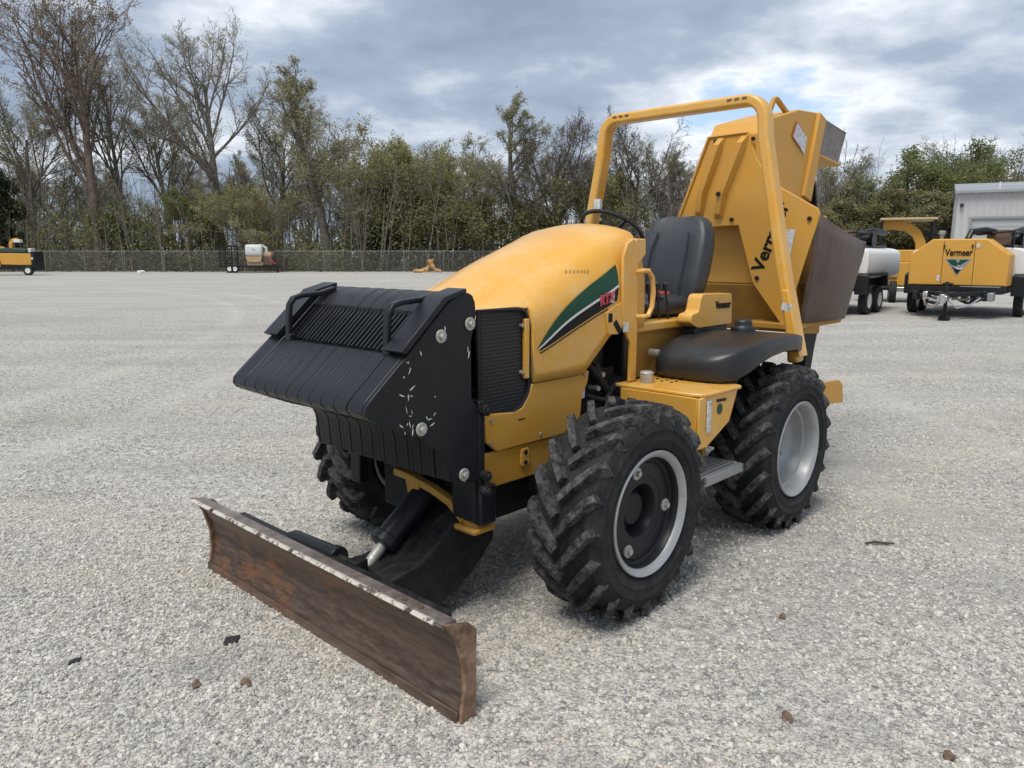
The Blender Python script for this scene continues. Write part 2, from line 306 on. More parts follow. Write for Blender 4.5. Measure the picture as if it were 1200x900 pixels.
    def loft(s, secs, cap=True, closed=False):
        n = len(secs[0]); v = [p for q in secs for p in q]; m = n if closed else n-1
        f = [(i*n+j, i*n+(j+1) % n, (i+1)*n+(j+1) % n, (i+1)*n+j) for i in range(len(secs)-1) for j in range(m)]
        if cap: f += [tuple(range(n-1, -1, -1)), tuple((len(secs)-1)*n+j for j in range(n))]
        return s.add(v, f)
    def mesh(s, name):
        me = bpy.data.meshes.new(name); me.from_pydata(s.v, [], s.f); me.update()
        bm = bmesh.new(); bm.from_mesh(me); bmesh.ops.recalc_face_normals(bm, faces=bm.faces); bm.to_mesh(me); bm.free()
        if any(s.mi): me.polygons.foreach_set('material_index', s.mi)
        return me
    def build(s, name, mat, parent=None, bevel=0, smooth=32, seg=2): return mkobj(name, s.mesh(name), mat, parent, bevel, smooth, seg)
def copy_tree(o, parent=None):
    c = o.copy(); COL.objects.link(c); c.parent = parent
    for ch in list(o.children): copy_tree(ch, c)
    return c
def arc(c, r, a0, a1, n): return [(c[0]+r*math.cos(R(a0+(a1-a0)*i/n)), c[1]+r*math.sin(R(a0+(a1-a0)*i/n))) for i in range(n+1)]
def rounded(prof, rad, n=4):
    out_ = []; m = len(prof)
    for i in range(m):
        p0, p, p1 = Vector(prof[i-1]), Vector(prof[i]), Vector(prof[(i+1) % m]); rr = rad[i] if isinstance(rad, (list, tuple)) else rad
        if rr <= 0: out_.append(tuple(p)); continue
        d0, d1 = (p0-p), (p1-p); a = p+d0.normalized()*min(rr, d0.length*0.48); b = p+d1.normalized()*min(rr, d1.length*0.48)
        for k in range(n+1):
            t = k/n; out_.append(tuple(a*(1-t)**2+p*2*t*(1-t)+b*t*t))
    return out_
def lettering(body, size, mat, parent, mtx, name='lettering', bold=0.0, ext=0.002, shear=0.0, width=None):
    cu = bpy.data.curves.new('t', 'FONT'); cu.body = body; cu.size = size; cu.align_x = 'CENTER'; cu.align_y = 'CENTER'; cu.offset = bold; cu.extrude = ext; cu.shear = shear; cu.resolution_u = 3
    tmp = bpy.data.objects.new('t', cu); COL.objects.link(tmp)
    me = bpy.data.meshes.new_from_object(tmp.evaluated_get(bpy.context.evaluated_depsgraph_get()))
    bpy.data.objects.remove(tmp); bpy.data.curves.remove(cu)
    if width:
        xs = [v.co.x for v in me.vertices]; k = width/(max(xs)-min(xs))
        for v in me.vertices: v.co.x *= k
    me.materials.clear(); me.transform(mtx); return mkobj(name, me, mat, parent, smooth=0)
def frame_mtx(o, x, y):
    x = Vector(x).normalized(); y = Vector(y); y = (y-x*y.dot(x)).normalized(); z = x.cross(y)
    return Matrix(((x.x, y.x, z.x, o[0]), (x.y, y.y, z.y, o[1]), (x.z, y.z, z.z, o[2]), (0, 0, 0, 1)))
def at(u, d, z=0.0):
    """world point at forward distance d and height z that the photograph shows in pixel column u"""
    fw = d*math.cos(PITCH)-(z-CAMH)*math.sin(PITCH); return Vector(((u-600)/FPX*fw, d, z))
def gd(v):
    b = -(v-450)/FPX; dy, dz = math.cos(PITCH)+b*math.sin(PITCH), -math.sin(PITCH)+b*math.cos(PITCH); return -CAMH/dz*dy

# ------------------------------------------------------------------ the ground
TRACKS = [(-40, 9, 36.15), (-40, 9, 34.5), (-34, 30, 33.0), (45, 6, 42.4), (45, 6, 40.8), (-6, 60, 46.0), (-6, 60, 44.3)]   # centre and radius of old wheel tracks
def ground():
    mb = MB(); xs = [-900, -200, -60, -20, -8, -4, 0, 4, 8, 20, 60, 200, 900]; ys = [-300, -60, -10, 0, 2, 4, 8, 16, 40, 120, 400, 1500]
    v = [(x, y, 0) for y in ys for x in xs]; n = len(xs)
    mb.add(v, [(j*n+i, j*n+i+1, (j+1)*n+i+1, (j+1)*n+i) for j in range(len(ys)-1) for i in range(n-1)])
    tag(mb.build('ground', 'gravel', smooth=0), kind='structure')
ground()
def stones():
    nx, ny = 60, 80; y0, y1 = 1.3, 24.0; v = []; dens = []; rng = np.random.default_rng(3)
    ph = rng.uniform(0, 6.28, (8, 3)); fr = rng.uniform(0.6, 2.6, (8, 2))*np.sign(rng.uniform(-1, 1, (8, 2)))
    for j in range(ny+1):
        y = y0*(y1/y0)**(j/ny); hw = 0.86*y+0.7
        for i in range(nx+1):
            x = (i/nx*2-1)*hw; v.append((x, y, 0.001))
            k = sum(math.sin(fr[q, 0]*x+fr[q, 1]*y+ph[q, 0]) for q in range(8))/8
            base = 5600*min(1, (3.6/y)**1.6)*max(0.0, min(1.0, (23.5-y)/9.0))
            tk = min(abs(math.hypot(x-a, y-b)-r_) for a, b, r_ in TRACKS)
            dens.append(base*min(1.15, max(0.35, 0.75+1.1*k))*(0.45 if tk < .22 else 1))
    me = bpy.data.meshes.new('loose_gravel'); n = nx+1
    me.from_pydata(v, [], [(j*n+i, j*n+i+1, (j+1)*n+i+1, (j+1)*n+i) for j in range(ny) for i in range(nx)])
    a = me.attributes.new('dens', 'FLOAT', 'POINT'); a.data.foreach_set('value', dens)
    o = bpy.data.objects.new('loose_gravel', me); link(o); tag(o, 'loose grey limestone chips strewn over the yard', 'gravel', kind='stuff')
    g = bpy.data.node_groups.new('scatter_chips', 'GeometryNodeTree'); g.interface.new_socket('Geometry', in_out='INPUT', socket_type='NodeSocketGeometry'); g.interface.new_socket('Geometry', in_out='OUTPUT', socket_type='NodeSocketGeometry')
    A = g.nodes.new; L = g.links.new
    gi, go = A('NodeGroupInput'), A('NodeGroupOutput')
    na = A('GeometryNodeInputNamedAttribute'); na.data_type = 'FLOAT'; na.inputs[0].default_value = 'dens'
    dp = A('GeometryNodeDistributePointsOnFaces'); dp.distribute_method = 'RANDOM'; L(gi.outputs[0], dp.inputs['Mesh']); L(na.outputs[0], dp.inputs['Density'])
    jn = A('GeometryNodeJoinGeometry')
    for k in range(5):
        ic = A('GeometryNodeMeshIcoSphere'); ic.inputs['Radius'].default_value = 1.0; ic.inputs['Subdivisions'].default_value = 2
        nz = A('ShaderNodeTexNoise'); nz.noise_dimensions = '4D'; nz.inputs['W'].default_value = k*7.3; nz.inputs['Scale'].default_value = 0.9; nz.inputs['Detail'].default_value = 1.0
        sb = A('ShaderNodeVectorMath'); sb.operation = 'SUBTRACT'; sb.inputs[1].default_value = (0.5, 0.5, 0.5); L(nz.outputs['Color'], sb.inputs[0])
        sc = A('ShaderNodeVectorMath'); sc.operation = 'SCALE'; sc.inputs['Scale'].default_value = 2.1; L(sb.outputs[0], sc.inputs[0])
        ps = A('GeometryNodeSetPosition'); L(ic.outputs[0], ps.inputs[0]); L(sc.outputs[0], ps.inputs['Offset'])
        sm = A('GeometryNodeSetMaterial'); sm.inputs['Material'].default_value = M['stone']; L(ps.outputs[0], sm.inputs[0])
        ti = A('GeometryNodeGeometryToInstance'); L(sm.outputs[0], ti.inputs[0]); L(ti.outputs[0], jn.inputs[0])
    ip = A('GeometryNodeInstanceOnPoints'); L(dp.outputs['Points'], ip.inputs['Points']); L(jn.outputs[0], ip.inputs['Instance']); ip.inputs['Pick Instance'].default_value = True
    rr = A('FunctionNodeRandomValue'); rr.data_type = 'FLOAT_VECTOR'; rr.inputs[0].default_value = (-0.5, -0.5, 0); rr.inputs[1].default_value = (0.5, 0.5, 6.28); L(rr.outputs[0], ip.inputs['Rotation'])
    rs = A('FunctionNodeRandomValue'); rs.data_type = 'FLOAT'; rs.inputs[2].default_value = 0.0; rs.inputs[3].default_value = 1.0; rs.inputs['Seed'].default_value = 5
    pw = A('ShaderNodeMath'); pw.operation = 'POWER'; L(rs.outputs[1], pw.inputs[0]); pw.inputs[1].default_value = 2.6
    ma = A('ShaderNodeMath'); ma.operation = 'MULTIPLY_ADD'; L(pw.outputs[0], ma.inputs[0]); ma.inputs[1].default_value = 0.0074; ma.inputs[2].default_value = 0.0030
    cx_ = A('ShaderNodeCombineXYZ'); L(ma.outputs[0], cx_.inputs[0])
    fl = A('ShaderNodeMath'); fl.operation = 'MULTIPLY'; L(ma.outputs[0], fl.inputs[0]); fl.inputs[1].default_value = 0.72
    L(ma.outputs[0], cx_.inputs[1]); L(fl.outputs[0], cx_.inputs[2]); L(cx_.outputs[0], ip.inputs['Scale'])
    L(ip.outputs[0], go.inputs[0])
    md = o.modifiers.new('scatter', 'NODES'); md.node_group = g
stones()

# ------------------------------------------------------------------ the ride-on tractor (x forward, y to its left, z up)
TR = thing('ride_on_tractor', 'large yellow ride-on trenching tractor with black front weights and rusty blade on the gravel', 'tractor', (-0.1001, 3.931, 0), 3.9522)
def ip(x, tab): xs = [t[0] for t in tab][::-1]; return float(np.interp(x, xs, [t[1] for t in tab][::-1]))
ZT = [(.58, 1.345), (.55, 1.37), (.5, 1.395), (.3, 1.475), (.1, 1.567), (-.1, 1.645), (-.35, 1.723), (-.6, 1.79), (-.7, 1.806), (-.76, 1.80), (-.80, 1.765)]
ZS = [(.58, 1.305), (.55, 1.325), (.5, 1.347), (.25, 1.425), (.03, 1.524), (-.2, 1.618), (-.42, 1.693), (-.6, 1.755), (-.7, 1.772), (-.76, 1.76), (-.80, 1.715)]
YS = [(.58, .20), (.55, .23), (.5, .245), (0, .245), (-.3, .25), (-.5, .27), (-.6, .295), (-.7, .30), (-.76, .29), (-.80, .25)]
DD = [(.58, .06), (.5, .07), (.3, .10), (.1, .18), (-.1, .23), (-.4, .27), (-.8, .28)]
YM = [(.58, .36), (.55, .40), (.5, .425), (0, .435), (-.4, .44), (-.7, .43), (-.80, .40)]
def hood_y(x, z):
    d = max(0.0, ip(x, ZS)-z); k = min(1, d/ip(x, DD)); ys = ip(x, YS); return ys+(ip(x, YM)-ys)*math.sqrt(max(0, 1-(1-k)**2))
def hood_bottom(x): return 1.30 if x > .557 else min(1.388, ip(x, ZS)-.012) if x > .165 else 1.035 if x > -.22 else 1.045+(-.22-x)/.23*.185 if x > -.45 else 1.235
def hood():
    secs = []
    for x in (.58, .568, .55, .5, .42, .34, .26, .2, .17, .16, .1, .03, -.05, -.13, -.21, -.28, -.35, -.42, -.48, -.54, -.6, -.66, -.7, -.74, -.77, -.79, -.80):
        zt, zs, ys, zb = ip(x, ZT), ip(x, ZS), ip(x, YS), hood_bottom(x); half = []
        for t in (0, .25, .5, .72, .9): half.append((ys*t, zt-(zt-zs)*(t**2.0)))
        half.append((ys, zs-.003))
        d = zs-zb
        for t in (.03, .08, .15, .24, .34, .46, .6, .75, .9, 1.0): half.append((hood_y(x, zs-d*t), zs-d*t))
        secs.append([(x, -y, z) for y, z in half[::-1]]+[(x, y, z) for y, z in half[1:]])
    o = MB().loft(secs, cap=False).build('hood', 'yellow', TR, smooth=40)
    so = o.modifiers.new('solid', 'SOLIDIFY'); so.thickness = 0.012; so.offset = -1
    # decal stripes follow the hood's side
    def chaikin(tab):
        for _ in range(3): tab = [tab[0]]+[tuple(a_*w_+b_*(1-w_) for a_, b_ in zip(p_, q_)) for p_, q_ in zip(tab, tab[1:]) for w_ in (.75, .25)]+[tab[-1]]
        return tab
    def strip(name, up, lo, mat, off, n=30):
        up, lo = chaikin(up), chaikin(lo)
        v = []; f = []
        for i in range(n+1):
            t = i/n
            for (tab) in (up, lo):
                s = t*(len(tab)-1); k = min(int(s), len(tab)-2); q = s-k; x = tab[k][0]*(1-q)+tab[k+1][0]*q; z = tab[k][1]*(1-q)+tab[k+1][1]*q
                v.append((x, z))
        pts = []
        m = 4
        for i in range(n+1):
            a, b = v[2*i], v[2*i+1]
            for j in range(m+1):
                x = a[0]+(b[0]-a[0])*j/m; z = a[1]+(b[1]-a[1])*j/m; pts.append((x, hood_y(x, z)+off, z))
        f = [(i*(m+1)+j, i*(m+1)+j+1, (i+1)*(m+1)+j+1, (i+1)*(m+1)+j) for i in range(n) for j in range(m)]
        return MB().add(pts, f).build(name, mat, o)
    top = [(.136, 1.195), (.085, 1.255), (-.029, 1.362), (-.226, 1.466), (-.37, 1.525), (-.49, 1.58)]
    w0 = [(.136, 1.193), (.07, 1.232), (-.08, 1.322), (-.298, 1.405), (-.40, 1.44), (-.495, 1.478)]
    w1 = [(.130, 1.189), (.065, 1.223), (-.08, 1.308), (-.298, 1.391), (-.40, 1.427), (-.495, 1.464)]
    lo = [(.120, 1.184), (.05, 1.206), (-.096, 1.262), (-.30, 1.334), (-.40, 1.366), (-.482, 1.395)]
    strip('green_stripe', top, w0, 'green', .004); strip('white_stripe', w0, w1, 'decal_white', .0045); strip('black_stripe', w1, lo, 'decal_black', .004)
    l0 = [(x, z-.010) for x, z in lo[:-1]]+[(-.40, 1.356)]
    strip('thin_stripe', l0, [(x, z-.006) for x, z in l0], 'decal_black', .004)
    yl = hood_y(-.42, 1.40)+.006
    lettering('RTX', .066, 'decal_red', o, frame_mtx((-.385, yl, 1.405), (-1, -.02, .18), (0, 0, 1)), bold=.004, shear=.25)
    MB().box(-.452, -.425, yl-.003, yl, 1.385, 1.435).build('number_patch', 'sticker', o)
    # seam moulding over the rear of the hood, faded ghost letters
    for k in range(7): MB().box(-.14-.022*k, -.153-.022*k, hood_y(-.15-.022*k, 1.545)+.0015, hood_y(-.15-.022*k, 1.545)+.003, 1.535+.002*(k % 3), 1.556).build('faded_letter', 'faded', o)
hood()
# side grilles and the dark nose behind the weights
nose = MB().box(.50, .562, -.36, .36, .66, 1.345).build('nose_panel', 'black', TR, .01)
for s in (1, -1):
    prof = rounded([(.50, .915), (.27, .905), (.175, .98), (.175, 1.33), (.215, 1.385), (.50, 1.392)], [0, .05, .05, .05, .05, 0])
    g = MB().prism(prof, 'y', s*.395, s*.405).build('side_grille', 'grille', TR)
    ring = [(x, s*.412, z) for x, z in prof]
    MB().tube(ring, .012, 6, closed=True).build('grille_rim', 'black', g)
    MB().box(.185, .215, s*.408, s*.428, 1.06, 1.34).build('hinge_strip', 'yellow', g, .004)
    for z in (1.09, 1.31): MB().cyl((.225, s*.405, z), (.225, s*.425, z), .009, k=10).build('bolt', 'steel', g)
# lower body panel, frame rail
for s in (1, -1):
    prof = [(.47, .80), (.475, .925), (.44, .925), (.29, .912), (.23, .925), (.185, .98), (.165, 1.028), (-.17, 1.030), (-.245, 1.055), (-.275, 1.04), (-.262, .98), (-.22, .93), (-.20, .745), (.40, .745)]
    p = MB().prism(prof, 'y', s*.405, s*.425).build('lower_panel', 'yellow_worn', TR, .005)
    MB().prism([(.50, .575), (.50, .742), (-.32, .742), (-.32, .62), (-.1, .572)], 'y', s*.385, s*.41).build('frame_rail', 'yellow_worn', TR, .006)
    for bx, bz in ((.44, .79), (.44, .895), (-.18, .80), (-.235, 1.03), (.10, .775)): MB().cyl((bx, s*.424, bz), (bx, s*.432, bz), .010, k=8).build('bolt', 'steel', p)
    b = MB().prism(rounded([(.175, .635), (.235, .635), (.235, .725), (.175, .725)], .02), 'y', s*.411, s*.422).build('hinge_plate', 'yellow', TR, .003)
    for z in (.655, .705): MB().cyl((.205, s*.42, z), (.205, s*.427, z), .011, k=10).build('bolt', 'grime', b)
    MB().box(.215, .26, s*.424, s*.4262, .868, .874).build('slot', 'decal_black', p)
MB().lathe([(0, .0), (0, .045), (.14, .05), (.16, .03), (.185, .03), (.185, 0)], (-.25, .36, .90), 'z', 16).build('coolant_bottle', 'white', TR)
# engine seen through the gap
e = MB().box(-.62, .48, -.33, .33, .60, 1.02).box(-.60, .1, -.25, .27, 1.0, 1.26).box(-.58, -.3, .2, .36, .62, .80)
for k in range(6): e.cyl((-.36-.03*k, .28, 1.18-.05*k), (-.36-.03*k, .35, 1.18-.05*k), .028, k=10)
e.tube([(-.3, .34, 1.1), (-.4, .38, 1.0), (-.5, .38, .9), (-.55, .34, .78)], .024, 8).tube([(-.32, .36, .9), (-.45, .40, .86), (-.58, .38, .95)], .015, 8)
eng = e.build('engine', 'grime', TR, .01)
for x, z in ((-.40, .93), (-.47, .925), (-.44, 1.0)): MB().cyl((x, .33, z), (x, .395, z), .014, k=8).build('fitting', 'steel', eng)
MB().box(-2.05, .5, -.30, .30, .36, .64).box(-2.25, -1.7, -.36, .36, .5, .98).build('chassis', 'grime', TR, .01)
# ---------------- front weights
WP = [(.612, 1.39), (.618, 1.44), (.632, 1.468), (.655, 1.479), (.70, 1.474), (.766, 1.443), (.979, 1.251), (1.150, 1.105), (1.176, 1.078), (1.182, 1.052), (1.165, 1.030), (1.135, 1.016), (.946, .934), (.877, .887), (.80, .815), (.762, .755), (.745, .690), (.60, .668), (.60, .98), (.642, 1.04), (.642, 1.28)]
def weights():
    mid = 0
    WB = WP[:13]+[(.80, .885), (.772, .868), (.757, .835), (.745, .690)]+WP[17:]
    br = MB().box(.565, .60, -.515, .515, .62, 1.02).box(.565, .62, -.42, -.34, .48, .70).box(.565, .62, .36, .50, .48, .70).build('weight_bracket', 'black', TR, .006)
    me = None
    def cut(z0, z1):   # part of the profile between two cuts along the slope, as (x,z) polygons
        return [p for p in WP if z0 <= p[1] <= z1]
    lower = [(.642, 1.245), (.985, 1.245), (1.150, 1.105), (1.176, 1.078), (1.182, 1.052), (1.165, 1.030), (1.135, 1.016), (.946, .942), (.80, .885), (.772, .868), (.757, .835), (.745, .690), (.60, .668), (.60, .98), (.642, 1.04)]
    slot = [(.642, 1.235), (.958, 1.255), (.752, 1.44), (.642, 1.43)]
    upper = [(.612, 1.385), (.618, 1.44), (.632, 1.468), (.655, 1.479), (.70, 1.474), (.766, 1.443), (.81, 1.403), (.81, 1.385)]
    h = .0142
    def plate(hw):
        return MB().prism(lower, 'y', -hw, hw).prism(upper, 'y', -hw, hw).prism(slot, 'y', -hw*.52, hw*.52)
    base = plate(h).mesh('weight')
    for i in range(-13, 14):
        if i == -13: o = mkobj('weight', base, 'black', br, .0014, seg=1)
        else:
            o = bpy.data.objects.new('weight', base); link(o, br)
            b = o.modifiers.new('bevel', 'BEVEL'); b.width = .0014; b.segments = 1; b.limit_method = 'ANGLE'; b.angle_limit = R(35)
        o.location = (0.0012*math.sin(i*2.1), i*.0292+(.0012 if i in (-9, 1, 9) else 0), 0.0008*math.sin(i*1.7))
    for s in (1, -1):
        MB().prism(WB, 'y', s*.398, s*.493).build('wide_weight', 'black', br, .004)
        sp = MB().prism(WP if s > 0 else WB, 'y', s*.496, s*.516).build('side_plate', 'black_scratched', br, .004)
        d = Vector((.979-.766, 1.251-1.443)).normalized(); n = Vector((-d.y, d.x)); n = n if n.y > 0 else -n
        a, b2, c0 = Vector((.668, 1.480)), Vector((.772, 1.447)), Vector((.985, 1.255))
        cv = [a, b2, c0, c0+n*.028+d*.012, b2+n*.026, a+Vector((0, .018))]
        MB().prism([tuple(p) for p in cv], 'y', s*.405, s*.520).build('top_cover', 'black', br, .004)
        for (x, z) in ((.809, 1.313), (.651, 1.352), (.919, .953), (.694, .719)):
            bo = MB().cyl((x, s*.516, z), (x, s*.524, z), .028, k=20).build('bolt', 'steel', br, .003)
            MB().cyl((x, s*.524, z), (x, s*.538, z), .014, k=6).build('bolt_head', 'steel', br, .002)
        for z in (.98, .69, .625): MB().cyl((.578, s*.512, z), (.578, s*.548, z), .024, k=14).cyl((.578, s*.546, z), (.578, s*.558, z), .015, k=12).build('pin', 'grime', br, .003)
    rs = random.Random(12)
    for (cx_, cz_, n, sp) in ((.975, 1.21, 5, .045), (.985, 1.10, 6, .05), (.99, .995, 9, .05), (.86, 1.02, 5, .06), (.80, 1.15, 3, .2), (.655, 1.235, 3, .012), (.70, .70, 2, .02)):
        for k in range(n):
            x, z = cx_+rs.uniform(-sp, sp)*.6, cz_+rs.uniform(-sp, sp); a = rs.uniform(-1.2, 1.2)+(0 if cx_ == .86 else 1.4); L_ = rs.uniform(.008, .035); wd = rs.uniform(.0012, .0038); ca, sa = math.cos(a), math.sin(a)
            q = [(x-ca*L_/2, z-sa*L_/2), (x+sa*wd, z-ca*wd), (x+ca*L_/2, z+sa*L_/2), (x-sa*wd*.6, z+ca*wd*.6)]
            MB().prism(q, 'y', .5155, .5168).build('paint_scratch', 'decal_white', br, smooth=0)
    for y in (.385, -.35):
        path = [(.975, y, 1.262), (.972, y, 1.35), (.966, y, 1.405), (.945, y, 1.434), (.905, y, 1.445), (.80, y, 1.452), (.72, y, 1.472)]
        MB().bar(path, .034, .022, (0, 1, 0)).prism([(.72, 1.472), (.80, 1.462), (.80, 1.40), (.77, 1.435)], 'y', y-.015, y+.015).box(.955, .99, y-.017, y+.03, 1.24, 1.275).build('lifting_handle', 'black', br, .006)
weights()
# ---------------- wheels
def tyre_mesh():
    mb = MB(); prof = [(-.13, .262), (-.150, .29), (-.170, .33), (-.174, .375), (-.168, .415), (-.150, .442), (-.10, .458), (0, .463), (.10, .458), (.150, .442), (.168, .415), (.173, .392), (.177, .388), (.177, .380), (.174, .375), (.1735, .345), (.176, .341), (.174, .333), (.170, .33), (.162, .305), (.165, .301), (.158, .295), (.150, .29), (.13, .262)]
    mb.lathe(prof, (0, 0, 0), 'y', 72)
    def rc(y): return float(np.interp(abs(y), [0, .10, .150, .168, .174], [.463, .458, .442, .415, .375]))
    nl = 20; rnd = random.Random(4); mb.cur = 1
    for s in (1, -1):
        for i in range(nl):
            th0 = 2*math.pi*(i+(0.5 if s < 0 else 0))/nl; secs = []
            for t in (0, .2, .45, .7, .88, 1.0):
                y = s*(.004+.160*t)
                th = th0+.40*t**1.05; top = .5015-.004*rnd.random()-.010*max(0, t-.6)/.4-(.022 if t > .95 else 0); base = rc(y)-.016
                hw_b, hw_t = (.035, .021) if t > .1 else (.029, .017)
                # perpendicular of the lug in the unrolled (y, r*theta) plane
                dy, dt = .166*s, .40*.48; l = math.hypot(dy, dt); py, pt = -dt/l, dy/l
                ring = []
                for hw, r in ((-hw_b, base), (-hw_t, top), (hw_t, top), (hw_b, base)):
                    yy = y+py*hw*.55; tt = th+pt*hw/.48; ring.append((r*math.cos(tt), max(-.176, min(.176, yy)), r*math.sin(tt)))
                secs.append(ring)
            mb.loft(secs, cap=True, closed=True)
    return mb.mesh('tyre')
TY = tyre_mesh()
def wheel(x, y, front, out, turn=0):
    if front: prof = [(-.13, .255), (-.16, .286), (-.166, .288), (-.164, .276), (-.13, .25), (-.05, .236), (.02, .228), (.05, .245), (.10, .250), (.135, .252), (.152, .258), (.164, .272), (.170, .284), (.164, .289), (.15, .287), (.13, .26)]
    else: prof = [(-.13, .255), (-.16, .286), (-.166, .288), (-.164, .276), (-.13, .25), (-.05, .236), (-.045, .10), (-.02, .10), (-.02, .17), (.0, .205), (.03, .222), (.085, .232), (.092, .248), (.13, .256), (.150, .262), (.164, .272), (.170, .284), (.164, .289), (.15, .287), (.13, .26)]
    o = MB().lathe(prof, (0, 0, 0), 'y', 56).build('wheel', 'silver', TR, smooth=35)
    o.location = (x, y, .487); o.rotation_euler = (0, turn, 0 if out > 0 else math.pi)
    t = bpy.data.objects.new('tyre', TY); link(t, o)
    if not len(TY.materials):
        TY.materials.append(M['rubber']); TY.materials.append(M['rubber_dusty']); TY.polygons.foreach_set('use_smooth', [True]*len(TY.polygons)); TY.set_sharp_from_angle(angle=R(35))
    t.rotation_euler = (0, random.uniform(0, 1), 0)
    if front:
        d = MB().lathe([(.143, .2545), (.138, .251), (.108, .246), (.098, .236), (.098, .228), (.104, .222), (.104, .165), (.098, .158), (.098, .125), (.090, .118), (.02, .108), (.02, .082), (.055, .078), (.062, .070), (.062, 0)], (0, 0, 0), 'y', 48).build('wheel_weight', 'black_scratched', o, smooth=35)
        for a in (75, 185, 302):
            px, pz = .193*math.cos(R(a)), .193*math.sin(R(a))
            MB().lathe([(.10, .030), (.112, .030), (.115, .026), (.115, .013), (.128, .013), (.128, 0)], (px, 0, pz), 'y', 16).build('bolt', 'steel', o)
    else:
        MB().lathe([(-.05, .12), (-.015, .12), (-.008, .11), (.0, .085), (.02, .08), (.025, .06), (.025, 0)], (0, 0, 0), 'y', 24).build('hub', 'grime', o)
        for k in range(8):
            a = 2*math.pi*k/8; MB().cyl((.145*math.cos(a), -.02, .145*math.sin(a)), (.145*math.cos(a), .006, .145*math.sin(a)), .014, k=6).build('wheel_nut', 'steel', o)
    return o
WC = .842
wheel(0, WC, True, 1); wheel(0, -WC, True, -1, .5); wheel(-1.5704, WC, False, 1, .2); wheel(-1.5704, -WC, False, -1, .9)
for x in (0, -1.5704):
    MB().cyl((x, -.74, .487), (x, .74, .487), .085, k=16).lathe([(-.2, .12), (-.15, .17), (.15, .17), (.2, .12)], (x, 0, .487), 'y', 20, cap=True).cyl((x, .55, .487), (x, .74, .487), .15, k=20).cyl((x, -.74, .487), (x, -.55, .487), .15, k=20).build('axle', 'grime', TR, .01)
# ---------------- blade
def blade():
    sec = [(1.222, .388), (1.178, .352), (1.146, .305), (1.122, .25), (1.110, .19), (1.113, .12), (1.130, .055), (1.150, .005)]
    back = [(x-.020, z) for x, z in sec[::-1]]; back[-1] = (1.19, .39)
    b = MB().prism(sec+back, 'y', -.975, .965).build('blade', 'rust', TR, .004)
    MB().prism([(1.143, .035), (1.150, .0), (1.160, .0), (1.153, .040)], 'y', -.978, .968).build('cutting_edge', 'rust', b, .003)
    rnd = random.Random(2); v = []; n = 60
    for i in range(n+1):
        y = -.975+1.94*i/n; v.append(y)
    e = MB()
    e.loft([[(1.212, y, .378), (1.212, y, .393+rnd.uniform(-.0015, .0015)), (1.150, y, .392), (1.150, y, .380)] for y in v], closed=True)
    e.build('top_rail', 'rust_grey', b)
    y = -.97
    while y < .90:
        L_ = rnd.uniform(.10, .34); m = 8
        MB().loft([[(1.219, y+L_*q/m, .379+rnd.uniform(-.002, .002)), (1.2265, y+L_*q/m, .388), (1.216, y+L_*q/m, .3965+rnd.uniform(-.001, .0015)), (1.205, y+L_*q/m, .3945)] for q in range(m+1)], closed=True).build('worn_paint_strip', 'edge', b)
        y += L_+rnd.choice((.004, .012, .03))
    for s in (1, -1):
        y0, y1 = (.965, .985) if s > 0 else (-.995, -.975)
        MB().prism([(1.215, .40), (1.160, .315), (1.130, .20), (1.130, .10), (1.150, .0), (1.075, .0), (1.07, .33), (1.10, .365)], 'y', y0, y1).build('end_plate', 'rust_end', b, .003)
    for k in range(2):
        y = .72+.09*k; MB().lathe([(0, .012), (.006, .012), (.006, 0)], (1.178, y, .392), 'z', 8).build('bolt', 'rust', b)
    MB().box(1.02, 1.082, -.80, .80, .10, .16).box(1.02, 1.09, -.80, .80, .27, .32).build('back_rib', 'grime', b, .005)
    # push frame, lift cylinder, angling cylinder
    arm = [(.36, .30), (.36, .46), (.48, .50), (.62, .44), (.80, .31), (1.05, .27), (1.05, .08), (.80, .06), (.58, .12), (.44, .22)]
    MB().prism(arm, 'y', .24, .36).prism([(x, z-.03) for x, z in arm], 'y', .0, .238).prism([(.70, .0), (.70, .34), (1.07, .28), (1.07, -.12)], 'z', .07, .12).build('push_frame', 'grime', TR, .01)
    MB().cyl((.50, .10, .56), (.80, .10, .34), .062, k=18).cyl((.78, .10, .355), (.82, .10, .325), .068, k=18).build('lift_cylinder', 'black', TR, .006)
    MB().cyl((.80, .10, .34), (.95, .10, .215), .026, k=12).build('piston_rod', 'steel', TR)
    MB().box(.92, 1.0, .05, .15, .17, .26).build('rod_clevis', 'grime', TR, .01)
    MB().cyl((1.02, -.32, .30), (1.0, .0, .30), .045, k=16).cyl((1.023, -.36, .30), (1.02, -.30, .30), .03, k=12).cyl((1.0, -.02, .30), (1.0, .03, .30), .05, k=14).build('angle_cylinder', 'black', TR, .005)
    MB().cyl((1.0, .0, .30), (.99, .14, .29), .022, k=10).box(.96, 1.03, .12, .19, .25, .33).build('angle_rod', 'grime', TR, .005)
    # yellow yoke under the weights
    MB().bar([(.60, -.06, .60), (.61, .05, .60), (.61, .22, .572), (.60, .33, .535), (.58, .40, .46)], .045, .034, (1, 0, 0)).prism([(.02, .60), (.13, .59), (.11, .50), (.05, .48)], 'x', .57, .62).build('yoke', 'yellow_dark', TR, .006)
    MB().box(.52, .60, .40, .49, .44, .53).box(.48, .62, .36, .50, .415, .445).build('pivot_block', 'yellow_dark', TR, .012)
    MB().box(.50, .60, .34, .52, .46, .64).build('pivot_bracket', 'black', TR, .01)
blade()
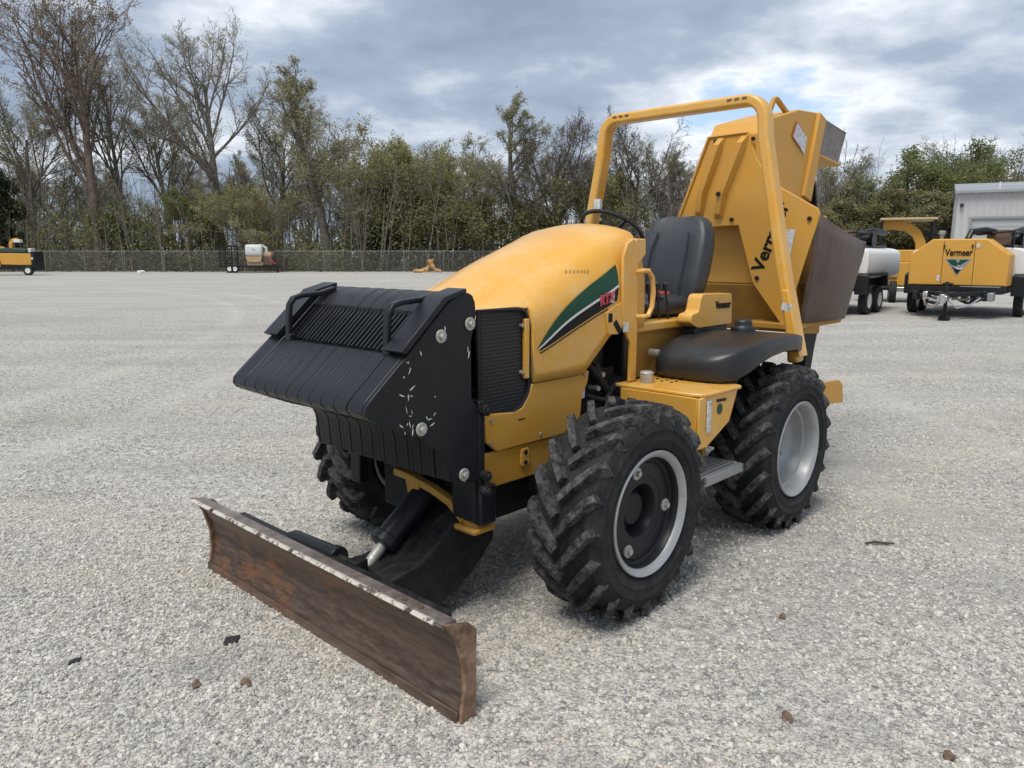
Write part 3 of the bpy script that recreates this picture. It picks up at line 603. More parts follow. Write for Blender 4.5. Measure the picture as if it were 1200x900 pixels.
# ---------------- cowl post, dash, steering wheel, grab handle
p = MB().prism([(-.512, 1.62), (-.545, 1.69), (-.60, 1.715), (-.645, 1.69), (-.645, 1.52), (-.655, 1.30), (-.655, .95), (-.595, .95), (-.595, 1.16), (-.522, 1.26), (-.515, 1.40)], 'y', .435, .455).build('cowl_post', 'yellow', TR, .005)
MB().prism([(-.50, 1.215), (-.40, 1.22), (-.38, 1.335), (-.47, 1.375), (-.53, 1.38), (-.53, 1.26)], 'y', .432, .447).build('cowl_gusset', 'yellow', TR, .004)
MB().box(-.40, -.432, .446, .4495, 1.285, 1.33).build('square_hole', 'decal_black', p)
MB().bar([(-.455, .449, 1.285), (-.505, .449, 1.225)], .006, .03, (0, 1, 0)).build('black_tag', 'decal_black', p)
MB().box(-.57, -.52, .4555, .458, 1.225, 1.275).build('label', 'sticker', p)
MB().tube([(-.64, .45, 1.54), (-.655, .485, 1.545), (-.69, .49, 1.545), (-.73, .49, 1.51), (-.745, .49, 1.43), (-.735, .49, 1.35), (-.70, .49, 1.305), (-.665, .485, 1.30), (-.645, .45, 1.30)], .014, 10).build('grab_handle', 'yellow', TR)
MB().prism([(-.645, 1.715), (-.735, 1.715), (-.74, 1.635), (-.68, 1.58), (-.645, 1.58)], 'y', .30, .44).build('dash_bracket', 'yellow', TR, .006)
MB().box(-.84, -.70, -.34, .34, .95, 1.70).build('dash_panel', 'black_plastic', TR, .02)
def steering():
    c = Vector((-1.02, 0.0, 1.775)); nrm = Vector((-.55, 0, .835)).normalized(); a = Vector((0, 1, 0)); b = nrm.cross(a)
    ring = [c+.195*(a*math.cos(t)+b*math.sin(t)) for t in [2*math.pi*i/40 for i in range(40)]]
    o = MB().tube(ring, .013, 8, closed=True).build('steering_wheel', 'black_plastic', TR)
    for k in range(3):
        t = 2*math.pi*k/3+math.pi/2; d = a*math.cos(t)+b*math.sin(t)
        MB().tube([c-nrm*.03+d*.02, c-nrm*.02+d*.10, c+d*.19], .011, 6).build('spoke', 'black_plastic', o)
    MB().cyl(c-nrm*.05, c-nrm*.01, .045, k=16).build('wheel_hub', 'black_plastic', o, .006)
    MB().cyl(c-nrm*.04, c-nrm*.32, .032, k=12).build('steering_column', 'grime', TR)
steering()
# ---------------- seat and console
def seat():
    def loop(hw, hh, cx_, cz, x): return None
    # backrest: rounded slab leaning back
    secs = []
    for z, hw, x, th in ((1.34, .23, -1.47, .07), (1.40, .265, -1.485, .09), (1.52, .28, -1.52, .10), (1.66, .28, -1.56, .095), (1.76, .265, -1.59, .085), (1.83, .225, -1.61, .07), (1.862, .18, -1.615, .045), (1.872, .11, -1.618, .02)):
        y0 = .13; hw *= .88
        ring = []
        for k in range(24):
            t = 2*math.pi*k/24; cy, cx_ = math.cos(t), math.sin(t)
            yy = hw*math.copysign(abs(cy)**.55, cy); xx = th*math.copysign(abs(cx_)**.6, cx_)
            if cx_ > 0: xx += .035*max(0, (abs(yy)/hw-.5))*2 - .012   # side bolsters stand proud in front
            ring.append((x+xx, y0+yy, z))
        secs.append(ring)
    b = MB().loft(secs, closed=True).build('backrest', 'vinyl', TR, smooth=45)
    for s in (1, -1): MB().tube([(-1.378, .13+s*.125, 1.42), (-1.418, .13+s*.13, 1.55), (-1.455, .13+s*.13, 1.66), (-1.505, .13+s*.11, 1.77)], .006, 6).build('seam', 'black_plastic', b)
    c = []
    for x, hw, zt, zb in ((-.98, .17, 1.345, 1.30), (-1.0, .21, 1.375, 1.27), (-1.08, .235, 1.395, 1.255), (-1.25, .24, 1.385, 1.25), (-1.42, .235, 1.38, 1.25), (-1.50, .2, 1.36, 1.27)):
        c.append([(x, .10+hw*math.copysign(abs(math.cos(t))**.5, math.cos(t)), (zt+zb)/2+(zt-zb)/2*math.copysign(abs(math.sin(t))**.6, math.sin(t))) for t in [2*math.pi*k/24 for k in range(24)]])
    MB().loft(c, closed=True).build('seat_cushion', 'vinyl', TR, smooth=45)
    MB().box(-1.55, -.72, -.30, .40, 1.20, 1.255).build('seat_deck', 'yellow', TR, .012)
    MB().box(-1.6, -.80, -.28, .34, .93, 1.20).build('seat_pedestal', 'yellow_dark', TR, .01)
    # console beside the seat
    o = MB().prism(rounded([(-1.13, 1.235), (-1.14, 1.285), (-1.22, 1.295), (-1.245, 1.385), (-1.27, 1.40), (-1.62, 1.392), (-1.635, 1.20), (-1.22, 1.20)], .02, 3), 'y', .41, .50).build('side_console', 'yellow', TR, .03, seg=3)
    lettering('Vermeer', .062, 'decal_black', o, frame_mtx((-1.51, .503, 1.325), (-1, 0, 0), (0, 0, 1)), bold=.002, width=.19)
    MB().box(-1.13, -1.03, .28, .36, 1.395, 1.415).build('red_lever_grip', 'red', TR, .012)
    for k, yy in enumerate((.30, .34, .38)):
        MB().tube([(-1.02-.03*k, yy, 1.25), (-1.0-.03*k, yy, 1.36), (-.98-.03*k, yy, 1.43)], .007, 6).lathe([(1.42, .012), (1.44, .018), (1.465, .018), (1.475, .008), (1.475, 0)], (-.98-.03*k, yy, 0), 'z', 10).build('control_lever', 'black_plastic', TR)
    MB().box(-1.59, -1.20, .40, .495, 1.16, 1.20).build('console_foot', 'black_plastic', TR, .008)
seat()
# ---------------- platform with step
def platform():
    top = [(-.535, .40), (-.535, .86), (-.56, .915), (-.60, .93), (-.94, .935), (-.96, .90), (-1.0, .42)]
    o = MB().prism(top, 'z', .925, .945).build('platform', 'yellow', TR, .006)
    MB().prism([(-.53, .925), (-.93, .925), (-.85, .76), (-.62, .66), (-.53, .66)], 'y', .905, .92).build('outer_skirt', 'yellow', o, .006)
    MB().prism([(.44, .925), (.905, .925), (.905, .66), (.80, .68), (.72, .84), (.44, .86)], 'x', -.545, -.53).build('front_skirt', 'yellow_worn', o, .005)
    MB().box(-.60, -.64, .921, .928, .74, .905).build('reflector', 'sticker', o, .003)
    MB().prism(arc((-.735, .845), .028, 0, 330, 11), 'y', .921, .923).build('round_sticker', 'green', o)
    MB().prism([(-.70, .885), (-.80, .88), (-.80, .895), (-.70, .90)], 'y', .921, .9225).build('scuff', 'grime', o)
    for x in (-.75, -.80, -.85):
        for y in (.5, .56, .62): MB().cyl((x, y, .944), (x, y, .949), .009, k=8).build('grip_dimple', 'grime', o)
    MB().lathe([(.945, .035), (1.0, .038), (1.008, .03), (1.008, 0)], (-.66, .52, 0), 'z', 18).build('filler_cap', 'steel', TR)
    s = MB()
    for k in range(6): s.box(-.56, -.98, .74+.035*k, .755+.035*k, .49, .512)
    s.box(-.56, -.58, .72, .95, .478, .512).box(-.96, -.98, .72, .95, .478, .512).box(-.56, -.98, .935, .95, .465, .512)
    s.build('step', 'galv', TR, .002)
    MB().box(-.60, -.64, .70, .74, .5, .93).box(-.90, -.94, .70, .74, .5, .93).build('step_hanger', 'yellow_dark', TR, .004)
    MB().box(-1.0, -.55, -.92, -.40, .90, .945).build('far_platform', 'yellow_worn', TR, .006)
    # moulded black fender tank over the rear wheel
    def ring(x, y0, y1, z0, z1, n=.45):
        r = []
        for k in range(28):
            t = 2*math.pi*k/28; c, s_ = math.cos(t), math.sin(t)
            r.append((x, (y0+y1)/2+(y1-y0)/2*math.copysign(abs(c)**n, c), (z0+z1)/2+(z1-z0)/2*math.copysign(abs(s_)**n, s_)))
        return r
    f = MB().loft([ring(-.835, .50, .72, .985, 1.03, .6), ring(-.85, .45, .80, .955, 1.075, .45), ring(-.885, .43, .86, .940, 1.105, .38), ring(-.95, .42, .91, .948, 1.130, .32), ring(-1.03, .42, .94, .985, 1.150, .28), ring(-1.12, .42, .955, 1.03, 1.162, .25), ring(-1.25, .42, .96, 1.062, 1.172, .22), ring(-1.4, .42, .96, 1.075, 1.176, .22), ring(-1.58, .42, .955, 1.072, 1.17, .22), ring(-1.68, .43, .94, 1.05, 1.16, .25), ring(-1.72, .46, .90, 1.04, 1.14, .3)], closed=True).build('fender_tank', 'black_plastic', TR, smooth=50)
    MB().lathe([(1.165, .075), (1.20, .072), (1.205, .055), (1.235, .052), (1.245, .04), (1.245, 0)], (-1.50, .645, 0), 'z', 20).build('tank_cap', 'black_plastic', f, .004)
    MB().cyl((-.87, .40, 1.08), (-.87, .46, 1.08), .022, k=12).build('drain_plug', 'steel', f)
    MB().loft([ring(x, -y1, -y0, z0, z1) for x, y0, y1, z0, z1 in ((-.86, .46, .82, .97, 1.11), (-.90, .43, .88, .945, 1.13), (-1.08, .42, .955, .99, 1.16), (-1.4, .42, .965, 1.035, 1.178), (-1.68, .44, .93, 1.03, 1.16), (-1.72, .48, .88, 1.05, 1.13))], closed=True).build('far_fender', 'black_plastic', TR, smooth=50)
platform()
# ---------------- roll bar
def rollbar():
    half = [(.88, .98), (.865, 1.13), (.755, 1.62), (.655, 2.10), (.61, 2.33)]
    c = (.475, 2.435); bend = [(c[0]+.125*math.cos(R(a)), c[1]+.125*math.sin(R(a))) for a in (8, 25, 42, 60, 76, 90)]
    pts = half+bend; path = [(-1.74, y, z) for y, z in pts]+[(-1.74, -y, z) for y, z in pts[::-1]]
    o = MB().bar(path, .105, .068, (1, 0, 0)).build('roll_bar', 'yellow', TR, .018, seg=3)
    for s in (1, -1):
        MB().prism([(s*.86, 1.02), (s*.93, 1.02), (s*.83, 1.42), (s*.79, 1.42)], 'x', -1.80, -1.68).build('foot_gusset', 'yellow', o, .006)
        MB().box(-1.72, -1.76, s*.83-.045, s*.83+.045, 1.255, 1.31).build('label', 'sticker', o) if s < 0 else MB().prism([(.795, 1.30), (.855, 1.29), (.86, 1.335), (.80, 1.345)], 'x', -1.684, -1.68).build('label', 'sticker', o)
        for k in range(3): MB().prism([(s*(.50-.05*k), 2.575), (s*(.47-.05*k), 2.575), (s*(.465-.05*k), 2.56), (s*(.495-.05*k), 2.562)], 'x', -1.6868, -1.685).build('paint_chip', 'rust', o)
    MB().box(-1.66, -1.684, -.63, -.575, 1.93, 2.02).build('post_label', 'sticker', o)
rollbar()
# ---------------- raised digging attachment at the rear
def attachment():
    FX = -2.2
    poly = [(-.049, 2.45), (.262, 2.455), (.315, 2.30), (.40, 2.155), (.493, 2.079), (.766, 1.925), (.783, 1.885), (.655, 1.401), (.676, 1.03), (.529, 1.212), (.349, 1.433), (.219, 1.83), (-.305, 1.815), (-.274, 1.891)]
    o = MB().prism(poly, 'x', FX, FX-.02).build('front_plate', 'yellow_worn', TR, .004)
    for pts in (((.06, 2.43), (-.065, 2.06), (-.085, 1.90)), ((.235, 2.43), (.09, 2.04), (.07, 1.88))):
        secs = []
        for (y, z), h in zip(((pts[0][0], pts[0][1]), (pts[0][0]-.012, pts[0][1]-.05), (pts[1][0], pts[1][1]), (pts[2][0], pts[2][1]+.03), (pts[2][0]-.004, pts[2][1])), (.003, .05, .05, .035, .003)):
            secs.append([(FX, y-.036, z), (FX+h, y-.020, z), (FX+h, y+.020, z), (FX, y+.036, z)])
        MB().loft(secs, closed=True).build('rib', 'yellow_worn', o, .003)
    dirv = Vector((0, .34, .94)).normalized()
    lettering('Vermeer', .125, 'decal_black', o, frame_mtx((FX+.002, .462, 1.742), dirv, Vector((0, -dirv.z, dirv.y))), bold=.0035, width=.49, ext=.001)
    MB().prism([(.555, 1.80), (.63, 1.79), (.598, 1.575), (.543, 1.585)], 'x', FX+.0015, FX+.003).build('instruction_label', 'sticker', o)
    MB().cyl((FX, .085, 2.045), (FX+.062, .085, 2.045), .016, k=10).build('latch_pin', 'grime', o)
    for (y, z) in ((-.24, 1.86), (-.02, 1.86), (.17, 1.87), (.38, 1.47), (.62, 1.45), (.72, 1.86), (.63, 1.12), (.02, 2.41), (.30, 2.40)): MB().cyl((FX, y, z), (FX+.012, y, z), .015, k=6).build('bolt', 'grime', o)
    MB().tube([(FX+.004, -.25, 1.885), (FX+.006, -.03, 2.44)], .006, 6).tube([(FX+.004, -.03, 2.44), (FX+.006, .25, 2.445)], .006, 6).build('weld_bead', 'yellow_dark', o)
    # recessed body under the plate
    MB().box(-2.75, -2.36, -.33, .62, 1.42, 1.90).build('main_body', 'yellow_worn', TR, .01)
    MB().prism([(-2.36, 1.42), (-2.75, 1.42), (-2.75, 1.06), (-2.48, 1.08)], 'y', -.33, .62).build('lower_body', 'yellow_dark', TR, .01)
    # upper housing with warning label
    side = [(-2.222, 1.95), (-2.222, 2.44), (-2.29, 2.535), (-2.787, 2.660), (-3.187, 2.683), (-3.10, 2.42), (-3.0, 2.037), (-2.7, 1.92)]
    u = MB().prism(side, 'y', -.045, .35).build('upper_housing', 'yellow_worn', TR, .008)
    MB().bar([(-3.16, .352, 2.66), (-3.08, .352, 2.40), (-2.975, .352, 2.04)], .05, .13, (0, 1, 0)).build('rear_flange', 'yellow_worn', u, .006)
    MB().prism([(-2.744, 2.562), (-2.922, 2.475), (-2.895, 2.357), (-2.687, 2.462)], 'y', .359, .361).build('warning_label', 'sticker', u)
    MB().prism([(-2.744, 2.575), (-2.85, 2.52), (-2.744, 2.552), (-2.700, 2.465), (-2.79, 2.405), (-2.672, 2.462)], 'y', .3585, .3605).build('label_border', 'decal_red', u)
    MB().bar([(-2.375, .30, 2.54), (-2.465, .30, 2.68), (-2.495, .30, 2.70), (-2.53, .30, 2.695), (-2.71, .30, 2.62)], .03, .032, (0, 1, 0)).build('lifting_eye', 'yellow_dark', u, .006)
    # discharge chute
    c = MB().prism([(-3.19, 2.67), (-3.35, 2.66), (-3.80, 2.60), (-3.68, 2.365), (-3.24, 2.39)], 'y', .30, .312).prism([(-3.19, 2.67), (-3.35, 2.66), (-3.80, 2.60), (-3.68, 2.365), (-3.24, 2.39)], 'y', -.06, -.048).build('discharge_chute', 'rust_grey', TR, .002)
    MB().prism([(-3.12, 2.40), (-3.12, 2.385), (-3.67, 2.335), (-3.67, 2.355)], 'y', -.06, .34).build('chute_floor', 'yellow_worn', c, .003)
    MB().prism([(-3.19, 2.685), (-3.19, 2.672), (-3.81, 2.604), (-3.81, 2.615)], 'y', -.06, .312).build('chute_lid', 'rust_grey', c, .002)
    # rubber flap
    MB().loft([[(x0, y, z) for x0, y in ((a, .02), (a, .33), (a-.02, .33), (a-.02, .02))] for a, z in ((-3.10, 2.30), (-3.20, 2.16), (-3.25, 2.0), (-3.26, 1.75))], closed=True).build('rubber_flap', 'rubber', TR)
    # rust brown side sheet with curved top edge, and its yellow sill
    topc = [(-2.215, 1.905), (-2.33, 1.880), (-2.45, 1.838), (-2.60, 1.795), (-2.80, 1.757), (-3.0, 1.735), (-3.18, 1.724)]
    edge = [(-3.14, 1.55), (-3.09, 1.43), (-3.02, 1.28), (-2.955, 1.165)]
    pr = topc+edge+[(-2.05-.165, 1.175)]
    def yb(x, z): return .745-.055*max(0, (1.6-z))/.45*(1 if z < 1.6 else 0)+.035*math.sin(max(0, min(1, (-2.3-x)/.8))*math.pi)
    n = 12; v = []; xs0 = np.linspace(0, 1, n+1)
    tl = [(float(np.interp(t, np.linspace(0, 1, len(topc)), [q[0] for q in topc])), float(np.interp(t, np.linspace(0, 1, len(topc)), [q[1] for q in topc]))) for t in xs0]
    bl = [(-2.215+(-2.955+2.215)*t, 1.175-.01*t) for t in xs0]
    for j in range(9):
        s = j/8
        for i in range(n+1):
            x = tl[i][0]*(1-s)+bl[i][0]*s; z = tl[i][1]*(1-s)+bl[i][1]*s; v.append((x, yb(x, z), z))
    sh = MB().add(v, [(j*(n+1)+i, j*(n+1)+i+1, (j+1)*(n+1)+i+1, (j+1)*(n+1)+i) for j in range(8) for i in range(n)]).build('side_sheet', 'rust_plate', TR, smooth=50)
    so = sh.modifiers.new('solid', 'SOLIDIFY'); so.thickness = .014; so.offset = 0
    MB().prism([(-2.13, 1.172), (-2.95, 1.158), (-2.93, 1.135), (-2.13, 1.135)], 'y', .30, .70).build('sill', 'yellow_dark', TR, .004)
    MB().box(-2.93, -2.55, -.31, .34, 1.10, 1.75).box(-3.10, -2.6, -.20, .30, 1.4, 2.3).build('digging_frame', 'grime', TR, .01)
    MB().prism([(-2.60, 1.07), (-2.98, 1.07), (-2.93, .93), (-2.87, .70), (-2.76, .72), (-2.78, .92), (-2.70, .95)], 'y', .42, .52).build('hanging_leg', 'grime', TR, .008)
    MB().prism([(-2.38, .75), (-2.85, .72), (-2.92, .68), (-2.96, .535), (-2.38, .60)], 'y', .735, .75).build('tail_bracket', 'yellow_worn', TR, .004)
    MB().box(-2.45, -1.9, .30, .75, .60, .68).box(-2.5, -2.0, -.75, .30, .45, .85).build('rear_crossmember', 'grime', TR, .01)
attachment()

# ------------------------------------------------------------------ trees
def fast_mesh(name, V, Q, mi=None):
    me = bpy.data.meshes.new(name); nv, nq = len(V), len(Q); me.vertices.add(nv); me.vertices.foreach_set('co', V.astype(np.float32).ravel())
    me.loops.add(nq*4); me.loops.foreach_set('vertex_index', Q.astype(np.int32).ravel()); me.polygons.add(nq)
    me.polygons.foreach_set('loop_start', np.arange(0, nq*4, 4, dtype=np.int32))
    if mi is not None: me.polygons.foreach_set('material_index', mi.astype(np.int32))
    me.update(calc_edges=True); me.validate(); return me
def unit(a): return a/np.maximum(1e-9, np.linalg.norm(a, axis=-1, keepdims=True))
def tubes(P, Rr, k):
    n, s, _ = P.shape; tg = unit(np.diff(P, axis=1)); tg = np.concatenate([tg, tg[:, -1:]], 1)
    ref = np.where(np.abs(tg[..., 2:3]) > .8, np.array([1., 0, 0]), np.array([0, 0, 1.])); a = unit(np.cross(tg, ref)); b = np.cross(tg, a)
    th = 2*np.pi*np.arange(k)/k
    V = P[:, :, None, :]+Rr[:, :, None, None]*(a[:, :, None, :]*np.cos(th)[None, None, :, None]+b[:, :, None, :]*np.sin(th)[None, None, :, None])
    base = (np.arange(n)*s*k)[:, None, None]; i = np.arange(s-1)[None, :, None]*k; j = np.arange(k)[None, None, :]; j2 = (j+1) % k
    Q = np.stack([base+i+j, base+i+j2, base+i+k+j2, base+i+k+j], -1)
    return V.reshape(-1, 3), Q.reshape(-1, 4)
def grow(rng, P, Rr, Ln, per, t0, t1, ang, ratio, s, up, wob, rk=.55, taper=.65):
    n, m, _ = P.shape; idx = np.repeat(np.arange(n), per); N_ = len(idx)
    t = (np.tile(np.arange(per), n)+rng.uniform(0, 1, N_))/per*(t1-t0)+t0
    q = t*(m-1); k = np.minimum(q.astype(int), m-2); f = (q-k)[:, None]
    o = P[idx, k]*(1-f)+P[idx, k+1]*f; tg = unit(P[idx, k+1]-P[idx, k]); r0 = Rr[idx, k]*(1-f[:, 0])+Rr[idx, k+1]*f[:, 0]
    pr = unit(np.cross(tg, unit(rng.normal(size=(N_, 3))))); a = np.radians(rng.normal(ang, 9, N_))[:, None]
    d = unit(tg*np.cos(a)+pr*np.sin(a)+np.array([0, 0, up])); L = Ln[idx]*ratio*(1.05-taper*t)*rng.uniform(.65, 1.2, N_)
    pts = [o]
    for _ in range(s):
        pts.append(pts[-1]+d*(L/s)[:, None]); d = unit(d+rng.normal(size=(N_, 3))*wob+np.array([0, 0, up*.35]))
    P2 = np.stack(pts, 1); rr = (r0*rk)[:, None]*np.linspace(1, .35, s+1)[None, :]
    return P2, rr, L
def leaves(rng, pts, n, size, spread):
    c = pts[rng.integers(0, len(pts), n)]+rng.normal(size=(n, 3))*spread; a = unit(rng.normal(size=(n, 3))); b = unit(np.cross(a, rng.normal(size=(n, 3)))); s = (size*rng.uniform(.6, 1.4, n))[:, None]
    V = np.stack([c-a*s-b*s*.55, c+a*s*.2-b*s*.6, c+a*s+b*s*.5, c-a*s*.2+b*s*.6], 1).reshape(-1, 3); return V, np.arange(n*4).reshape(-1, 4)
PROTO = {}
def tree_proto(key, seed, H, trunk_frac, n1, a1, r1, n2, n3, n4, bark, leaf, nleaf, lsize, up=.25, t0=.3, stems=1, lean=.03, tw=.010, trunk_r=.016, lspread=.12, twob=.055):
    rng = np.random.default_rng(seed); T_ = 9
    P = np.zeros((stems, T_+1, 3)); d = unit(np.array([0, 0, 1.])+rng.normal(size=(stems, 3))*np.array([lean, lean, 0])*(1 if stems == 1 else 6))
    if stems > 1: P[:, 0, :2] = rng.normal(size=(stems, 2))*.25
    for i in range(T_):
        P[:, i+1] = P[:, i]+d*H*trunk_frac/T_; d = unit(d+rng.normal(size=(stems, 3))*twob+np.array([0, 0, .05]))
    Rr = (H*trunk_r)*np.linspace(1, .30, T_+1)[None, :]*np.ones((stems, 1)); Rr[:, 0] *= 1.35; Ln = np.full(stems, H*trunk_frac)
    P1, R1, L1 = grow(rng, P, Rr, np.full(stems, H*.62), n1, t0, .99, a1, r1, 6, up, .10, .55)
    # leader continues
    P2, R2, L2 = grow(rng, P1, R1, L1, n2, .18, 1.0, 38, .52, 4, up*.7, .13, .6, .5)
    P3, R3, L3 = grow(rng, P2, R2, L2, n3, .15, 1.0, 40, .55, 3, up*.4, .16, .65, .45)
    P4, R4, L4 = grow(rng, P3, np.maximum(R3, tw*1.1), L3, n4, .1, 1.0, 42, .62, 2, up*.3, .18, .7, .4)
    R3 = np.maximum(R3, tw*1.1); R4 = np.full(R4.shape, tw)*np.linspace(1, .6, R4.shape[1])[None, :]
    vs, qs, o = [], [], 0
    for (p, r, k) in ((P, Rr, 8), (P1, R1, 5), (P2, np.maximum(R2, tw*1.3), 4)):
        v, q = tubes(p, r, k); vs.append(v); qs.append(q+o); o += len(v)
    trunk = fast_mesh('trunk', np.concatenate(vs), np.concatenate(qs)); trunk.materials.append(M[bark])
    trunk.polygons.foreach_set('use_smooth', [True]*len(trunk.polygons))
    vs, qs, ms, o = [], [], [], 0
    tips = P4.reshape(-1, 3)
    for (v, q), m in ((tubes(P3, R3, 3), 0), (tubes(P4, R4, 3), 0), (leaves(rng, tips, nleaf, lsize, lspread), 1)):
        vs.append(v); qs.append(q+o); ms.append(np.full(len(q), m)); o += len(v)
    crown = fast_mesh('crown', np.concatenate(vs), np.concatenate(qs), np.concatenate(ms)); crown.materials.append(M[bark]); crown.materials.append(M[leaf])
    top = max(P4[..., 2].max(), P1[..., 2].max()); PROTO[key] = (trunk, crown, top)
tree_proto('vase', 11, 26, .60, 17, 33, .80, 7, 6, 6, 'bark_red', 'leaf_bud', 12000, .055, up=.17, t0=.33, trunk_r=.014, tw=.010, lspread=.12, lean=.005, twob=.02)
tree_proto('tall', 12, 22, .60, 15, 42, .80, 8, 6, 6, 'bark', 'leaf_pale', 9000, .045, up=.16, t0=.36, tw=.009, lspread=.1)
tree_proto('tall_b', 23, 20, .56, 15, 45, .80, 8, 6, 6, 'bark', 'leaf_olive', 13000, .052, up=.14, t0=.30, tw=.009, lspread=.13)
tree_proto('slim', 14, 16, .72, 17, 42, .55, 7, 6, 5, 'bark', 'leaf_pale', 9000, .048, up=.18, t0=.28, tw=.009, lspread=.1)
tree_proto('dark', 15, 14, .46, 13, 45, .85, 8, 6, 6, 'bark_dark', 'leaf_bud', 2500, .04, up=.10, t0=.30, tw=.010, lspread=.2)
tree_proto('leafy', 16, 12, .52, 11, 42, .75, 7, 6, 5, 'bark', 'leaf_yellow', 14000, .055, up=.14, t0=.15, stems=3, lean=.05, tw=.010, trunk_r=.011, lspread=.16)
tree_proto('green', 17, 11, .52, 13, 48, .72, 7, 5, 4, 'bark_dark', 'leaf_green', 15000, .065, up=.10, t0=.12, tw=.011, lspread=.22)
tree_proto('olive', 18, 9, .52, 10, 48, .72, 7, 5, 4, 'bark_dark', 'leaf_olive', 16000, .065, up=.10, t0=.1, stems=2, tw=.011, trunk_r=.010, lspread=.2)
tree_proto('ever', 19, 8, .92, 30, 72, .42, 6, 4, 3, 'bark_dark', 'leaf_ever', 14000, .11, up=-.02, t0=.06, tw=.012, lspread=.18)
def tree(key, u, d, top_v, label, rz=None, group=None, sx=1.0, name=None, cat='tree'):
    tr, cr, top = PROTO[key]
    zt = CAMH+(296.5-top_v)/FPX*d*1.015; s = zt/top
    r = thing(name or 'bare_tree', label, cat, at(u, d), rz if rz is not None else random.uniform(0, 6.28), group); r.scale = (s*sx, s*sx, s)
    for nm, me in (('trunk', tr), ('crown', cr)):
        o = bpy.data.objects.new(nm, me); link(o, r)
    return r
F = 'leafy_tree'
tree('vase', 118, 71, -18, 'tallest bare spreading tree with reddish buds at the far left', 0.6, sx=1.05)
tree('tall', 152, 78, 62, 'straight slender dark trunk just right of the tallest tree', 2.0, sx=.72)
tree('tall', 262, 74, 38, 'tall round-crowned bare tree behind the white tank trailer', 1.1, sx=1.0)
tree('slim', 385, 74, 84, 'lone narrow bare tree poking above its leafy neighbours', .3, sx=1.35)
tree('leafy', 440, 73, 152, 'rounded yellow-green tree left of the pale log heap', 0.2, name=F, sx=1.15)
tree('leafy', 532, 74, 166, 'bushy yellow-green tree just right of the rounded one', 1.4, name=F, sx=1.1)
tree('slim', 600, 72, 126, 'tall narrow bare tree with pale buds behind the hood', 2.2, sx=1.35)
tree('dark', 657, 72, 136, 'dark twisty bare tree between the pale one and the roll bar', 1.0, sx=.95)
tree('dark', 738, 76, 140, 'dark bare tree seen behind the far roll bar post', 4.0, sx=1.0)
tree('tall_b', 775, 80, 168, 'pale bare tree seen through the roll bar above the seat', 2.4, sx=1.0)
tree('olive', 700, 73, 205, 'olive bush-like tree behind the steering wheel', 2.8, name=F)
tree('tall_b', 45, 76, 108, 'leafing tree filling the left edge behind the tallest one', 3.2, name=F)
tree('tall_b', 205, 82, 110, 'leafing tree between the two tallest bare trees', 0.9, name=F)
tree('tall_b', 330, 80, 118, 'leafing tree between the round-crowned and the lone narrow tree', 5.2, name=F)
tree('leafy', 300, 73, 212, 'low yellow-green bush tree over the white tank trailer', 3.3, name=F, sx=1.4)
tree('green', 215, 73, 228, 'low fresh green tree left of the white tank trailer', 1.0, name=F, sx=1.15)
tree('green', 128, 73, 242, 'low green tree at the foot of the tallest tree', 2.0, name=F, sx=1.15)
tree('ever', 4, 70, 205, 'dark evergreen at the left edge above the yellow chipper', 0, name='evergreen_tree')
tree('ever', 452, 74, 222, 'dark evergreen in front of the rounded yellow-green tree', 2, name='evergreen_tree')
tree('olive', 520, 73, 228, 'low olive tree over the pale log heap', 1, name=F, sx=1.3)
tree('olive', 590, 73, 235, 'low olive tree at the foot of the pale narrow tree', 2, name=F, sx=1.3)
tree('tall_b', 985, 82, 178, 'pale bare tree behind the raised digging attachment', .8, sx=1.2)
tree('tall_b', 965, 78, 200, 'pale bare tree half hidden by the discharge chute', 2.8, sx=1.1)
tree('green', 1052, 62, 188, 'green tree left of the others behind the metal building', .5, name=F, sx=1.3)
tree('green', 1100, 64, 176, 'tallest green tree behind the corner of the metal building', 2.5, name=F, sx=1.2)
tree('tall_b', 1122, 70, 166, 'thinly leafed tree topping the metal building', 1.5, name=F, sx=1.2)
tree('tall_b', 1160, 66, 192, 'thinly leafed tree rising over the middle of the metal roof', 4.5, name=F, sx=1.1)
tree('leafy', 1196, 66, 200, 'yellowish tree over the roof at the right edge', 4.0, name=F, sx=1.2)
tree('dark', 1020, 60, 222, 'dark bare tree above the yellow chute chipper', 3.0, sx=1.2)
tree('olive', 1075, 56, 225, 'dark olive tree close behind the yellow chute chipper', 1.0, name=F, sx=1.5)
tree('olive', 1000, 58, 240, 'low olive tree beside the rust brown side sheet', 1.9, name=F, sx=1.6)
rr = random.Random(5); fills = ('tall', 'tall_b', 'slim', 'dark', 'tall_b', 'slim')
for i in range(22):
    u = -60+900*(i+rr.uniform(.1, .9))/22
    tree(fills[i % 6], u, rr.uniform(86, 104), rr.uniform(170, 208), 'slim bare tree deep in the wood behind the front row', rr.uniform(0, 6), 'trees deep in the wood', sx=rr.uniform(.9, 1.4))
